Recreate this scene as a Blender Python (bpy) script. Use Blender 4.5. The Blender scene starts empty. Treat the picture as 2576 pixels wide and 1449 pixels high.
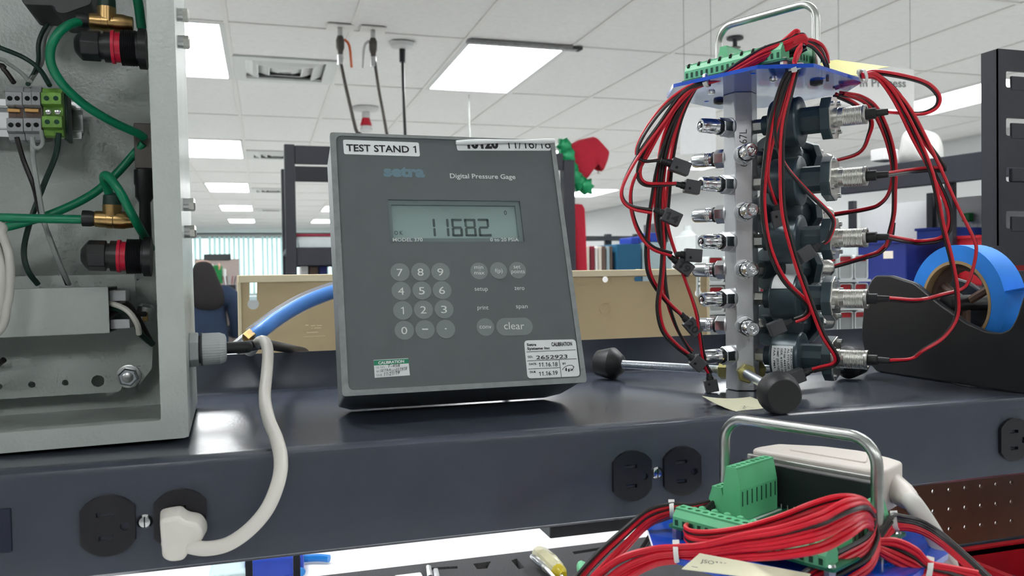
import bpy, bmesh, math, random
from mathutils import Vector as V3, Matrix
random.seed(7)
scene = bpy.context.scene
COL = scene.collection
R = math.radians
# ------------------------------------------------------------------ camera (pixels are of the 2576x1449 frame)
F, CX, CY = 2050.0, 1288.0, 724.5
YAW, PITCH, ROLL = R(16.9), R(-1.12), R(0.86)
CAM = V3((0, 0, 1.407))
FWD = V3((math.sin(YAW)*math.cos(PITCH), math.cos(YAW)*math.cos(PITCH), math.sin(PITCH)))
_r0 = V3((math.cos(YAW), -math.sin(YAW), 0)); _u0 = _r0.cross(FWD)
RIGHT = _r0*math.cos(ROLL) - _u0*math.sin(ROLL); UP = _u0*math.cos(ROLL) + _r0*math.sin(ROLL)
cd = bpy.data.cameras.new('camera'); cam = bpy.data.objects.new('camera', cd); COL.objects.link(cam)
cd.sensor_fit = 'HORIZONTAL'; cd.sensor_width = 36; cd.lens = 36*F/2576; cd.clip_start = 0.02; cd.clip_end = 80
cd.dof.use_dof = True; cd.dof.focus_distance = 0.66; cd.dof.aperture_fstop = 16
m = Matrix((RIGHT, UP, -FWD)).transposed().to_4x4(); m.translation = CAM; cam.matrix_world = m
scene.camera = cam
# ------------------------------------------------------------------ light and exposure
w = bpy.data.worlds.new('world'); scene.world = w; w.use_nodes = True
w.node_tree.nodes['Background'].inputs[0].default_value = (0.80, 0.92, 1.0, 1)
w.node_tree.nodes['Background'].inputs[1].default_value = 0.30
TROFFER_EMIT = 15.8
scene.view_settings.view_transform = 'Standard'; scene.view_settings.look = 'None'
scene.view_settings.exposure = 0.0; scene.view_settings.gamma = 1; scene.view_settings.use_curve_mapping = False
cy = scene.cycles; cy.max_bounces = 6; cy.diffuse_bounces = 3; cy.glossy_bounces = 3; cy.transmission_bounces = 4; cy.transparent_max_bounces = 10
cy.caustics_reflective = False; cy.caustics_refractive = False; cy.use_adaptive_sampling = True; cy.adaptive_threshold = 0.12; cy.adaptive_min_samples = 12; cy.sample_clamp_indirect = 6
# ------------------------------------------------------------------ measuring helpers
def ray(px, py): return FWD + RIGHT*((px-CX)/F) - UP*((py-CY)/F)
def W(px, py, d): return CAM + ray(px, py)*d
def PZ(px, py, z): r = ray(px, py); return CAM + r*((z-CAM.z)/r.z)
def PY(px, py, y): r = ray(px, py); return CAM + r*((y-CAM.y)/r.y)
def cam_xy(x, z): return (x*math.cos(YAW)+z*math.sin(YAW), z*math.cos(YAW)-x*math.sin(YAW))
class Fr:                                   # a flat working plane: origin, right, up, normal
    def __init__(s, O, U, Vv): s.O = V3(O); s.U = V3(U).normalized(); s.V = V3(Vv).normalized(); s.N = s.U.cross(s.V)
    def uv(s, px, py, n=0):
        r = ray(px, py); O = s.O + s.N*n; p = CAM + r*((O-CAM).dot(s.N)/r.dot(s.N)) - O
        return (p.dot(s.U), p.dot(s.V))
    def pt(s, u, v, n=0): return s.O + s.U*u + s.V*v + s.N*n
    def px(s, px, py, n=0): return s.pt(*s.uv(px, py, n), n)
    def off(s, n): return Fr(s.O + s.N*n, s.U, s.V)
ZFR = Fr((0, 0, 0), (1, 0, 0), (0, 1, 0))
def vfr(O, yaw=0): return Fr(O, (math.cos(yaw), math.sin(yaw), 0), (0, 0, 1))    # upright plane; yaw 0 looks to -Y
# ------------------------------------------------------------------ materials
MATS = {}
def lin(c):
    return tuple(((x/255)/12.92 if x/255 <= 0.04045 else ((x/255+0.055)/1.055)**2.4) for x in c)
def mat(name, rgb, rough=0.5, metal=0.0, vary=0.08, scale=60, bump=0.0, bscale=400, coat=0.0, trans=0.0, alpha=1.0, emit=None, ior=1.45, spec=0.5):
    if name in MATS: return MATS[name]
    M = bpy.data.materials.new(name); M.use_nodes = True; nt = M.node_tree; b = nt.nodes['Principled BSDF']
    c = lin(rgb)
    b.inputs['Roughness'].default_value = rough; b.inputs['Metallic'].default_value = metal
    b.inputs['Coat Weight'].default_value = coat; b.inputs['Transmission Weight'].default_value = trans
    b.inputs['Alpha'].default_value = alpha; b.inputs['IOR'].default_value = ior
    b.inputs['Specular IOR Level'].default_value = spec
    tc = nt.nodes.new('ShaderNodeTexCoord')
    if vary:
        n = nt.nodes.new('ShaderNodeTexNoise'); n.inputs['Scale'].default_value = scale; n.inputs['Detail'].default_value = 4
        r = nt.nodes.new('ShaderNodeValToRGB'); nt.links.new(tc.outputs['Object'], n.inputs['Vector'])
        r.color_ramp.elements[0].position = 0.3; r.color_ramp.elements[1].position = 0.7
        r.color_ramp.elements[0].color = (*[x*(1-vary) for x in c], 1); r.color_ramp.elements[1].color = (*[min(1, x*(1+vary)) for x in c], 1)
        nt.links.new(n.outputs['Fac'], r.inputs['Fac']); nt.links.new(r.outputs['Color'], b.inputs['Base Color'])
    else: b.inputs['Base Color'].default_value = (*c, 1)
    if bump:
        n2 = nt.nodes.new('ShaderNodeTexNoise'); n2.inputs['Scale'].default_value = bscale; n2.inputs['Detail'].default_value = 3
        bp = nt.nodes.new('ShaderNodeBump'); bp.inputs['Strength'].default_value = bump; bp.inputs['Distance'].default_value = 0.0006
        nt.links.new(tc.outputs['Object'], n2.inputs['Vector']); nt.links.new(n2.outputs['Fac'], bp.inputs['Height'])
        nt.links.new(bp.outputs['Normal'], b.inputs['Normal'])
    if emit: b.inputs['Emission Color'].default_value = (*lin(emit[0]), 1); b.inputs['Emission Strength'].default_value = emit[1]
    MATS[name] = M; return M
mat('shelf_grey', (63, 68, 79), 0.22, 0.0, 0.05, 25, 0.10, 500, ior=1.5)
mat('enclosure_grey', (178, 185, 180), 0.27, 0, 0.04, 30, 0.45, 420)
mat('gauge_grey', (128, 133, 133), 0.45, 0.25, 0.10, 150, 0.35, 1800)
mat('gauge_panel', (88, 95, 96), 0.55, 0, 0.03, 60)
mat('key_grey', (116, 125, 124), 0.55, 0, 0.03, 60)
mat('lcd', (142, 164, 160), 0.4, 0, 0.02, 60)
mat('lcd_rim', (100, 114, 114), 0.4, 0, 0.02, 60)
mat('lcd_ink', (62, 78, 76), 0.5, 0, 0)
mat('print_white', (206, 212, 208), 0.5, 0, 0)
mat('print_teal', (98, 124, 136), 0.5, 0, 0)
mat('label_white', (222, 226, 226), 0.55, 0, 0.02)
mat('label_green', (20, 128, 92), 0.5, 0, 0.03)
mat('ink', (24, 26, 30), 0.5, 0, 0)
mat('ink_soft', (96, 100, 98), 0.6, 0, 0)
mat('black_plastic', (26, 27, 30), 0.38, 0, 0.08)
mat('black_rubber', (24, 25, 27), 0.5, 0, 0.1)
mat('breaker_navy', (16, 24, 46), 0.5, 0, 0.05)
mat('outlet_black', (24, 24, 30), 0.34, 0, 0.06)
mat('hole_black', (8, 8, 10), 0.9, 0, 0)
mat('switch_black', (60, 76, 82), 0.3, 0.2, 0.08, 90)
mat('chrome', (214, 216, 218), 0.16, 1, 0.03)
mat('steel', (186, 188, 188), 0.28, 1, 0.06, 80, 0.05, 900)
mat('zinc', (200, 206, 212), 0.3, 1, 0.06)
mat('nickel', (196, 196, 190), 0.34, 1, 0.06, 200)
mat('alu', (196, 198, 200), 0.36, 0.75, 0.06, 60, 0.06, 1500)
mat('handle_steel', (170, 172, 168), 0.3, 1, 0.12, 60)
mat('brass', (176, 146, 98), 0.3, 1, 0.12, 120)
mat('yellow_zinc', (178, 170, 110), 0.35, 0.8, 0.1)
mat('wire_red', (198, 22, 42), 0.36, 0, 0.05)
mat('wire_black', (34, 30, 30), 0.36, 0, 0.05)
mat('wire_grey', (150, 156, 152), 0.45, 0, 0.05)
mat('wire_green', (24, 52, 44), 0.45, 0, 0.05)
mat('tube_green', (8, 122, 86), 0.3, 0, 0.08)
mat('blue_plate', (16, 74, 186), 0.13, 0, 0.06, 30, coat=0.4)
mat('pcb', (16, 104, 74), 0.3, 0, 0.12, 90)
mat('term_green', (92, 176, 128), 0.42, 0, 0.06)
mat('term_hole', (14, 64, 44), 0.7, 0, 0)
mat('beige_grey', (203, 196, 188), 0.45, 0, 0.03)
mat('cable_grey', (188, 186, 180), 0.45, 0, 0.05)
mat('cord_white', (214, 211, 202), 0.42, 0, 0.05, 40)
mat('gland_grey', (176, 182, 182), 0.5, 0, 0.04)
mat('blue_tape', (36, 136, 236), 0.6, 0, 0.05)
mat('card', (168, 142, 104), 0.8, 0, 0.1)
mat('hose_blue', (60, 134, 218), 0.3, 0, 0.06)
mat('hose_clear', (200, 222, 244), 0.12, 0, 0, trans=0.0, alpha=0.13)
mat('tie_white', (218, 218, 214), 0.4, 0, 0.03, alpha=0.9)
mat('note_yellow', (222, 216, 128), 0.7, 0, 0.03)
mat('note_pale', (232, 230, 200), 0.7, 0, 0.03)
mat('beige_panel', (198, 178, 140), 0.5, 0, 0.03, 20)
mat('beige_edge', (232, 218, 184), 0.5, 0, 0.03, 20)
mat('rack_black', (38, 40, 48), 0.45, 0, 0.06)
mat('felt_red', (178, 28, 50), 0.85, 0, 0.08, 90, 0.3, 600)
mat('sequin_green', (8, 138, 84), 0.22, 0.25, 0.3, 220, 0.8, 500)
mat('pegboard_brown', (96, 60, 44), 0.55, 0, 0.12, 40)
mat('bench_white', (236, 238, 240), 0.45, 0, 0.02)
mat('foam_grey', (60, 61, 64), 0.95, 0, 0.25, 500, 0.9, 900)
mat('red_plastic', (168, 24, 36), 0.4, 0, 0.05)
mat('blue_plastic', (26, 62, 168), 0.4, 0, 0.05)
mat('navy_plastic', (30, 44, 116), 0.4, 0, 0.05)
mat('teal_board', (24, 92, 128), 0.6, 0, 0.05)
mat('pale_board', (168, 188, 192), 0.6, 0, 0.05)
mat('cream_board', (226, 216, 202), 0.6, 0, 0.05)
mat('maroon_board', (134, 28, 52), 0.6, 0, 0.05)
mat('brown_board', (104, 84, 74), 0.6, 0, 0.05)
mat('clear_plastic', (226, 232, 232), 0.1, 0, 0, alpha=0.30)
mat('milky_plastic', (226, 232, 232), 0.3, 0, 0.03, alpha=0.75)
mat('bag_white', (232, 232, 228), 0.3, 0, 0.05, alpha=0.8)
mat('sign_white', (226, 226, 226), 0.6, 0, 0.02)
mat('ceiling_tile', (226, 226, 224), 0.9, 0, 0.03, 30, 0.3, 300)
mat('ceiling_grid', (222, 221, 217), 0.6, 0, 0.02)
mat('vent_white', (206, 208, 206), 0.5, 0, 0.02)
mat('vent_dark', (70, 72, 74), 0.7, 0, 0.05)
mat('lens', (255, 255, 255), 0.5, 0, 0, emit=((250, 252, 253), TROFFER_EMIT))
mat('daylight', (255, 255, 255), 0.5, 0, 0, emit=((216, 244, 247), 1.25))
mat('blind_glow', (222, 240, 238), 0.6, 0, 0.03, emit=((196, 232, 232), 0.22))  # slats emit a little themselves, daylight through them put into the material
mat('wall_block_grey', (138, 138, 138), 0.8, 0, 0.05)  # grey of the added wall behind the camera, kept dark to limit front fill
mat('wall_paint', (216, 218, 218), 0.8, 0, 0.02)
mat('floor_tile', (196, 196, 194), 0.5, 0, 0.06, 4)
mat('skin', (196, 150, 124), 0.6, 0, 0.04)
mat('hair_dark', (16, 12, 14), 0.85, 0, 0.25, 60)
mat('sweater_blue', (20, 37, 60), 0.9, 0, 0.1, 60)
mat('trousers_dark', (36, 38, 48), 0.9, 0, 0.1, 60)
mat('cubicle_pink', (190, 172, 166), 0.8, 0, 0.06)
mat('paper', (236, 236, 234), 0.8, 0, 0.02)
mat('binder_green', (6, 128, 62), 0.5, 0, 0.05)
mat('din_gold', (206, 160, 92), 0.5, 0, 0.05)
mat('term_grey', (150, 152, 154), 0.5, 0, 0.04)
mat('term_yellowgreen', (112, 160, 66), 0.45, 0, 0.3, 160)
mat('red_ring', (196, 22, 56), 0.4, 0, 0.05)
mat('acetate_yellow', (178, 160, 30), 0.2, 0, 0.08, alpha=0.85)
mat('acetate_clear', (200, 196, 160), 0.15, 0, 0.05, alpha=0.6)
mat('orange_paint', (214, 96, 44), 0.5, 0, 0.05)
mat('beacon_red', (190, 24, 48), 0.4, 0, 0.05)
mat('copper_dark', (88, 84, 80), 0.5, 0.5, 0.1)
mat('blue_grip', (20, 112, 186), 0.4, 0, 0.05)
# ------------------------------------------------------------------ mesh builder
def catmull(pts, k=6):
    pts = [V3(p) for p in pts]
    if len(pts) < 3: return pts
    P = [pts[0]*2-pts[1]] + pts + [pts[-1]*2-pts[-2]]; out = []
    for i in range(1, len(P)-2):
        a, b, c, d = P[i-1], P[i], P[i+1], P[i+2]
        for j in range(k):
            t = j/k
            out.append(0.5*((2*b) + (c-a)*t + (2*a-5*b+4*c-d)*t*t + (3*b-a-3*c+d)*t**3))
    out.append(pts[-1]); return out
def frames(pts, up=None):                   # parallel transport
    T = []
    for i in range(len(pts)):
        a = pts[max(0, i-1)]; b = pts[min(len(pts)-1, i+1)]; t = b-a
        T.append(t.normalized() if t.length > 1e-9 else V3((0, 0, 1)))
    n = up if up is not None else (V3((0, 0, 1)) if abs(T[0].z) < 0.9 else V3((1, 0, 0)))
    out = []
    for t in T:
        n = (n - t*n.dot(t)); n = n.normalized() if n.length > 1e-6 else t.orthogonal().normalized()
        out.append((t, n, t.cross(n)))
    return out
_TX = {}
def raw_text(s, bold=0.0):
    k = (s, bold, 0)
    if k in _TX: return _TX[k]
    cu = bpy.data.curves.new('txt', 'FONT'); cu.body = s; cu.offset = bold; cu.resolution_u = 3
    o = bpy.data.objects.new('txt', cu); COL.objects.link(o)
    dg = bpy.context.evaluated_depsgraph_get(); me = bpy.data.meshes.new_from_object(o.evaluated_get(dg))
    g = ([v.co.copy() for v in me.vertices], [tuple(p.vertices) for p in me.polygons])
    bpy.data.objects.remove(o); bpy.data.curves.remove(cu); bpy.data.meshes.remove(me)
    _TX[k] = g; return g
def glyph(c, bold):
    k = (c, bold, 1)
    if k in _TX: return _TX[k]
    adv = max(v.x for v in raw_text(c+'H', 0.0)[0])-max(v.x for v in raw_text('H', 0.0)[0])
    if c == ' ': g = ([], [])
    elif c == '1':                             # a one with a flag
        b = bold; a = adv/2; s = 0.045+b
        g = ([V3(p) for p in ((a-s+.04, -b, 0), (a+s+.04, -b, 0), (a+s+.04, .70+b, 0), (a-s+.05, .70+b, 0), (a-s+.04, .56-b, 0), (a-.17, .52-b, 0), (a-.17, .60+b, 0), (a-.04, .64+b, 0))], [(0, 1, 2, 3, 7, 4), (4, 7, 6, 5)])
    else: g = raw_text(c, bold)
    _TX[k] = (g[0], g[1], adv); return _TX[k]
def text_geo(s, bold=0.0):
    vs = []; fs = []; x = 0.0
    for c in s:
        gv, gf_, adv = glyph(c, bold); o = len(vs)
        vs += [V3((v.x+x, v.y, 0)) for v in gv]; fs += [tuple(i+o for i in f) for f in gf_]; x += adv
    return (vs, fs)
def flat_geo(loops, h):
    cu = bpy.data.curves.new('pl', 'CURVE'); cu.dimensions = '2D'; cu.fill_mode = 'BOTH'; cu.extrude = h
    for lp in loops:
        sp = cu.splines.new('POLY'); sp.points.add(len(lp)-1); sp.use_cyclic_u = True
        for i, (a, b) in enumerate(lp): sp.points[i].co = (a, b, 0, 1)
    o = bpy.data.objects.new('pl', cu); COL.objects.link(o)
    dg = bpy.context.evaluated_depsgraph_get(); me = bpy.data.meshes.new_from_object(o.evaluated_get(dg))
    g = ([v.co.copy() for v in me.vertices], [tuple(p.vertices) for p in me.polygons])
    bpy.data.objects.remove(o); bpy.data.curves.remove(cu); bpy.data.meshes.remove(me)
    return g
def rounded(poly, r, n=4):
    out = []
    for i in range(len(poly)):
        p = V3((*poly[i], 0)); a = V3((*poly[i-1], 0)); b = V3((*poly[(i+1) % len(poly)], 0))
        rr = min(r, (a-p).length*0.45, (b-p).length*0.45)
        s = p+(a-p).normalized()*rr; e = p+(b-p).normalized()*rr
        for j in range(n+1):
            t = j/n; q = s*(1-t)**2+p*2*t*(1-t)+e*t*t; out.append((q.x, q.y))
    return out
def rect(u0, u1, v0, v1): return [(u0, v0), (u1, v0), (u1, v1), (u0, v1)]
def circ(u, v, r, n=16, ph=0): return [(u+r*math.cos(ph+2*math.pi*i/n), v+r*math.sin(ph+2*math.pi*i/n)) for i in range(n)]
def wm(o):
    return (wm(o.parent) @ o.matrix_parent_inverse @ o.matrix_basis) if o.parent else o.matrix_basis.copy()
class MB:
    def __init__(s): s.v = []; s.f = []; s.mi = []; s.cur = 0
    def add(s, vs, fs):
        o = len(s.v); s.v += [V3(v) for v in vs]
        for f in fs: s.f.append(tuple(i+o for i in f)); s.mi.append(s.cur)
        return s
    def mat(s, i): s.cur = i; return s
    def boxf(s, fr, u0, u1, v0, v1, n0, n1):
        c = [fr.pt(u, v, n) for n in (n0, n1) for v in (v0, v1) for u in (u0, u1)]
        return s.add(c, [(0, 2, 3, 1), (4, 5, 7, 6), (0, 1, 5, 4), (2, 6, 7, 3), (0, 4, 6, 2), (1, 3, 7, 5)])
    def box(s, x0, x1, y0, y1, z0, z1): return s.boxf(ZFR, x0, x1, y0, y1, z0, z1)
    def lathe(s, p0, d, prof, n=20, caps=True, ph=0, flat=None):
        d = V3(d).normalized(); a = d.orthogonal().normalized() if flat is None else (V3(flat)-d*V3(flat).dot(d)).normalized(); b = d.cross(a)
        vs = []; fs = []
        for t, r in prof:
            for i in range(n):
                q = ph+2*math.pi*i/n; vs.append(V3(p0)+d*t+(a*math.cos(q)+b*math.sin(q))*r)
        for k in range(len(prof)-1):
            for i in range(n):
                j = (i+1) % n; fs.append((k*n+i, k*n+j, (k+1)*n+j, (k+1)*n+i))
        if caps: fs.append(tuple(range(n))[::-1]); fs.append(tuple((len(prof)-1)*n+i for i in range(n)))
        return s.add(vs, fs)
    def cyl(s, p0, p1, r0, r1=None, n=16):
        p0 = V3(p0); p1 = V3(p1); return s.lathe(p0, p1-p0, [(0, r0), ((p1-p0).length, r0 if r1 is None else r1)], n)
    def tube(s, pts, r, n=8, k=6, smooth=True, off=None):
        pts = catmull(pts, k) if smooth else [V3(p) for p in pts]
        fr = frames(pts); vs = []; fs = []; N = len(pts)
        for i, (p, (t, a, b)) in enumerate(zip(pts, fr)):
            if off:
                q = off[1]+off[2]*i/N; p = p+(a*math.cos(q)+b*math.sin(q))*off[0]
            rr = r(i/(N-1)) if callable(r) else r
            for j in range(n):
                q = 2*math.pi*j/n; vs.append(p+(a*math.cos(q)+b*math.sin(q))*rr)
        for i in range(N-1):
            for j in range(n):
                k2 = (j+1) % n; fs.append((i*n+j, i*n+k2, (i+1)*n+k2, (i+1)*n+j))
        fs.append(tuple(range(n))[::-1]); fs.append(tuple((N-1)*n+j for j in range(n)))
        return s.add(vs, fs)
    def prism(s, fr, poly, n0, n1, scale1=1.0):
        N = len(poly); cu = sum(p[0] for p in poly)/N; cv = sum(p[1] for p in poly)/N
        vs = [fr.pt(u, v, n0) for u, v in poly]+[fr.pt(cu+(u-cu)*scale1, cv+(v-cv)*scale1, n1) for u, v in poly]
        fs = [tuple(range(N))[::-1], tuple(range(N, 2*N))]+[(i, (i+1) % N, N+(i+1) % N, N+i) for i in range(N)]
        return s.add(vs, fs)
    def plate(s, fr, loops, n0, n1):            # outline with real cut-outs
        vs, fs = flat_geo(loops, (n1-n0)/2); c = (n0+n1)/2
        return s.add([fr.pt(v.x, v.y, c+v.z) for v in vs], fs)
    def pillow(s, fr, poly, t, lv=((1, 0), (0.93, 0.55), (0.75, 0.85), (0.4, 1))):
        N = len(poly); cu = sum(p[0] for p in poly)/N; cv = sum(p[1] for p in poly)/N
        for sg in (1, -1):
            vs = []; fs = []
            for sc, h in lv: vs += [fr.pt(cu+(u-cu)*sc, cv+(v-cv)*sc, sg*h*t) for u, v in poly]
            vs.append(fr.pt(cu, cv, sg*t))
            for k in range(len(lv)-1):
                for i in range(N):
                    j = (i+1) % N; f = (k*N+i, k*N+j, (k+1)*N+j, (k+1)*N+i); fs.append(f if sg > 0 else f[::-1])
            for i in range(N):
                f = ((len(lv)-1)*N+i, (len(lv)-1)*N+(i+1) % N, len(vs)-1); fs.append(f if sg > 0 else f[::-1])
            s.add(vs, fs)
        return s
    def text(s, fr, t, pL, pR, h, n=0.0002, bold=0.0, shear=0.0, mapf=None):
        vs, fs = text_geo(t, bold)
        x0 = min(v.x for v in vs); x1 = max(v.x for v in vs)
        a = V3((*fr.uv(*pL), 0)); b = V3((*fr.uv(*pR), 0)); e = b-a; wd = e.length; e.normalize(); pp = V3((-e.y, e.x, 0))
        hv = (V3((*fr.uv(pL[0], pL[1]-h), 0))-a).length/0.72
        out = []
        for v in vs:
            q = a+e*((v.x-x0)/(x1-x0)*wd+v.y*hv*shear)+pp*(v.y*hv); out.append(fr.pt(q.x, q.y, n))
        return s.add(out, fs)
    def stroke(s, fr, pts, wpx, n=0.0002):       # a pen line given in pixels
        q = [V3((*fr.uv(*p), 0)) for p in pts]
        wd = (V3((*fr.uv(pts[0][0]+wpx, pts[0][1]), 0))-q[0]).length/2
        for a, b in zip(q[:-1], q[1:]):
            e = (b-a); e = e.normalized() if e.length > 1e-9 else V3((1, 0, 0)); p = V3((-e.y, e.x, 0))*wd; a2 = a-e*wd*0.5; b2 = b+e*wd*0.5
            s.add([fr.pt(c.x, c.y, n) for c in (a2-p, b2-p, b2+p, a2+p)], [(0, 1, 2, 3)])
        return s
    def build(s, name, mats, parent=None, smooth=True, bevel=0.0, sub=0, kind=None, label=None, seg=2):
        if isinstance(mats, str): mats = [mats]
        inv = (wm(parent).inverted() if parent else None)
        vs = s.v; loc = V3((0, 0, 0))
        if parent: vs = [inv @ v for v in vs]
        else:
            xs = [v.x for v in vs]; ys = [v.y for v in vs]; zs = [v.z for v in vs]
            loc = V3(((min(xs)+max(xs))/2, (min(ys)+max(ys))/2, min(zs))); vs = [v-loc for v in vs]
        me = bpy.data.meshes.new(name); me.from_pydata([tuple(v) for v in vs], [], s.f)
        for mm in mats: me.materials.append(MATS[mm])
        me.polygons.foreach_set('material_index', s.mi)
        bm = bmesh.new(); bm.from_mesh(me); bmesh.ops.recalc_face_normals(bm, faces=bm.faces); bm.to_mesh(me); bm.free()
        if smooth:
            me.polygons.foreach_set('use_smooth', [True]*len(me.polygons)); me.set_sharp_from_angle(angle=R(38))
        o = bpy.data.objects.new(name, me); COL.objects.link(o); o.location = loc
        if parent: o.parent = parent
        if bevel:
            b = o.modifiers.new('bevel', 'BEVEL'); b.width = bevel; b.segments = seg; b.limit_method = 'ANGLE'; b.angle_limit = R(40)
        if sub:
            sb = o.modifiers.new('sub', 'SUBSURF'); sb.levels = sub; sb.render_levels = sub
        if kind: o['kind'] = kind
        if label: o['label'] = label
        return o
def thing(name, label, cat, loc=(0, 0, 0), group=None):
    o = bpy.data.objects.new(name, None); COL.objects.link(o); o.location = loc; o.empty_display_size = 0.02
    o['label'] = label; o['category'] = cat
    if group: o['group'] = group
    return o
def tag(o, label, cat, group=None):
    o['label'] = label; o['category'] = cat
    if group: o['group'] = group
    return o
def dup(root, M, label=None):
    r = root.copy(); COL.objects.link(r); r.matrix_world = M
    if label: r['label'] = label
    for ch in list(root.children):
        c = ch.copy(); COL.objects.link(c); c.parent = r
        for g in list(ch.children):
            d = g.copy(); COL.objects.link(d); d.parent = c
    return r
def inst(src, name, loc, parent=None):          # another piece that shares the mesh of src
    o = src.copy(); o.name = name; COL.objects.link(o); o.location = loc; o.parent = parent; return o
def struct(o): o['kind'] = 'structure'; return o
# ================================================================== the setting
CEIL = 2.657; GX0, GY0, MX, MY = -0.156, 4.277, 0.61, 1.22
XW, YW = 6.6, 25.0
struct(MB().box(-9, XW, -8, YW, -0.05, 0).build('floor', 'floor_tile'))
ceiling = MB()
nx0, nx1, ny0, ny1 = -14, 11, -7, 17
for i in range(nx0, nx1+1): ceiling.box(GX0+i*MX-0.012, GX0+i*MX+0.012, GY0+ny0*MY, GY0+ny1*MY, CEIL, CEIL+0.02)
for j in range(ny0, ny1+1): ceiling.box(GX0+nx0*MX, GX0+nx1*MX, GY0+j*MY-0.012, GY0+j*MY+0.012, CEIL+0.0005, CEIL+0.02)
ceiling.box(-9.3, XW+0.2, -8, YW+0.3, CEIL+0.10, CEIL+0.13)
ceiling = struct(ceiling.build('ceiling', 'ceiling_grid', smooth=False))
fixtures = {}; diffusers = set()
for i in range(-2, 4):
    for j in range(-2, 5): fixtures[(-1+3*i, 3*j)] = 1  # unseen row behind the camera is added for frontal light on enclosure and gauge
near, far = [], []
for i in range(nx0, nx1):
    for j in range(ny0, ny1):
        if (i, j) in fixtures: continue
        (near if (-4 <= i <= 10 and -1 <= j <= 8) else far).append((i, j))
CL = ceiling.location
def tile_mb(i, j, short=False):
    return MB().box(GX0+i*MX+0.006, GX0+(i+1)*MX-0.006, GY0+j*MY+0.006, GY0+(j+1)*MY-(0.61 if short else 0)-0.006, CEIL+0.006, CEIL+0.018)
t0 = None
for (i, j) in near:
    if i == 0 and j % 3 == 0: tile_mb(i, j, True).build('ceiling_panel', 'ceiling_tile', ceiling, False); continue
    if t0 is None: t0 = tile_mb(i, j).build('ceiling_panel', 'ceiling_tile', ceiling, False); ti, tj = i, j; continue
    inst(t0, 'ceiling_panel', t0.location+V3(((i-ti)*MX, (j-tj)*MY, 0)), ceiling)
fm = MB()
for (i, j) in far:
    fm.add(*(lambda q: (q.v, q.f))(tile_mb(i, j)))
fm.build('ceiling_panel_field', 'ceiling_tile', ceiling, False, kind='stuff')
struct(MB().box(-9, XW, -4.3, -4.2, 0, CEIL+0.1).build('wall_front_block', 'wall_block_grey'))  # unseen wall added behind the camera to block world light on the foreground
struct(MB().box(XW, XW+0.1, -8, YW, 0, CEIL+0.1).build('wall_right', 'wall_paint'))
# far wall with a long window behind vertical blinds
wb = MB(); wx0, wx1, wz0, wz1 = -2.6, 3.2, 0.9, 2.5
wfr = vfr((0, YW, 0))
wb.plate(wfr, [rect(-9, XW, 0, CEIL+0.1), rect(wx0, wx1, wz0, wz1)], -0.1, 0)
struct(wb.build('wall_back', 'wall_paint', smooth=False))
win = struct(MB().plate(wfr, [rect(wx0-0.08, wx1+0.08, wz0-0.08, wz1+0.08), rect(wx0, wx1, wz0, wz1)], 0, 0.03).box(wx0, wx1, YW+0.055, YW+0.06, wz0, wz1).build('window_1', 'vent_white', smooth=False))
MB().box(wx0, wx1, YW+0.045, YW+0.05, wz0, wz1).build('pane', 'daylight', win, False)
for k in range(44):
    x = wx0+0.07+k*0.132
    f = Fr((x, YW-0.06, 0), (math.cos(R(38+random.uniform(-8, 8))), math.sin(R(38)), 0), (0, 0, 1))
    if k % 11 != 7: MB().boxf(f, -0.045, 0.045, wz0-0.02, wz1+0.05, -0.001, 0.001).build('blind_slat', 'blind_glow', win, False)
MB().box(wx0-0.1, wx1+0.1, YW-0.12, YW-0.01, wz1+0.05, wz1+0.12).build('blind_rail', 'vent_white', win, False)
# ------------------------------------------------------------------ ceiling lights
def lightlabel(i, j):
    d = {(-1, 0): 'rectangular ceiling light beside the grey enclosure top, nearest of the left row', (2, 0): 'large bright ceiling light with open dark end above the pressure gauge',
         (5, 0): 'bright ceiling light seen just behind the left edge of the blue plate', (8, 0): 'long slanting bright ceiling light left of the black slotted upright'}
    if (i, j) in d: return d[(i, j)]
    side = {-1: 'in the left row above the person', 2: 'in the row behind the rack post', 5: 'in the row behind the gauge', 8: 'in the row right of the elf hat'}.get(i)
    if side and j > 0: return '%s far ceiling light %s' % ({3: 'second', 6: 'third', 9: 'fourth', 12: 'fifth'}.get(j, 'next'), side)
    return None
proto = None
for (i, j) in sorted(fixtures):
    c = V3((GX0+(i+0.5)*MX, GY0+(j+0.5)*MY, CEIL))
    l = lightlabel(i, j) or 'rectangular ceiling light outside the view to the side or behind'
    if proto is None:
        proto = thing('ceiling_light', l, 'ceiling light', c, 'rectangular ceiling lights')
        f = Fr(c, (1, 0, 0), (0, 1, 0))
        MB().plate(f, [rect(-0.298, 0.298, -0.60, 0.60), rect(-0.27, 0.27, -0.575, 0.575)], -0.002, 0.012).boxf(f, -0.298, 0.298, -0.6, 0.6, 0.04, 0.09).build('light_frame', 'vent_white', proto, False)
        MB().boxf(f, -0.27, 0.27, -0.575, 0.575, 0.004, 0.008).build('light_lens', 'lens', proto, False)
    else: dup(proto, Matrix.Translation(c), l)
# loose dark end housing on the large light
lt = V3((GX0+2*MX, GY0, CEIL))
mat('tray_grey', (150, 150, 150), 0.5, 0.3, 0.15, 40)
e = thing('light_end_tray', 'grey metal end tray hanging at the near edge of the large ceiling light', 'light tray', lt+V3((0.3, 0.05, -0.03)))
MB().box(lt.x+0.0, lt.x+0.63, lt.y-0.03, lt.y+0.008, lt.z-0.022, lt.z+0.001).build('tray', 'tray_grey', e, False, 0.004)
MB().box(lt.x+0.60, lt.x+0.66, lt.y-0.032, lt.y+0.012, lt.z-0.018, lt.z+0.001).build('end_cap', 'vent_dark', e, False, 0.004)
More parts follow.
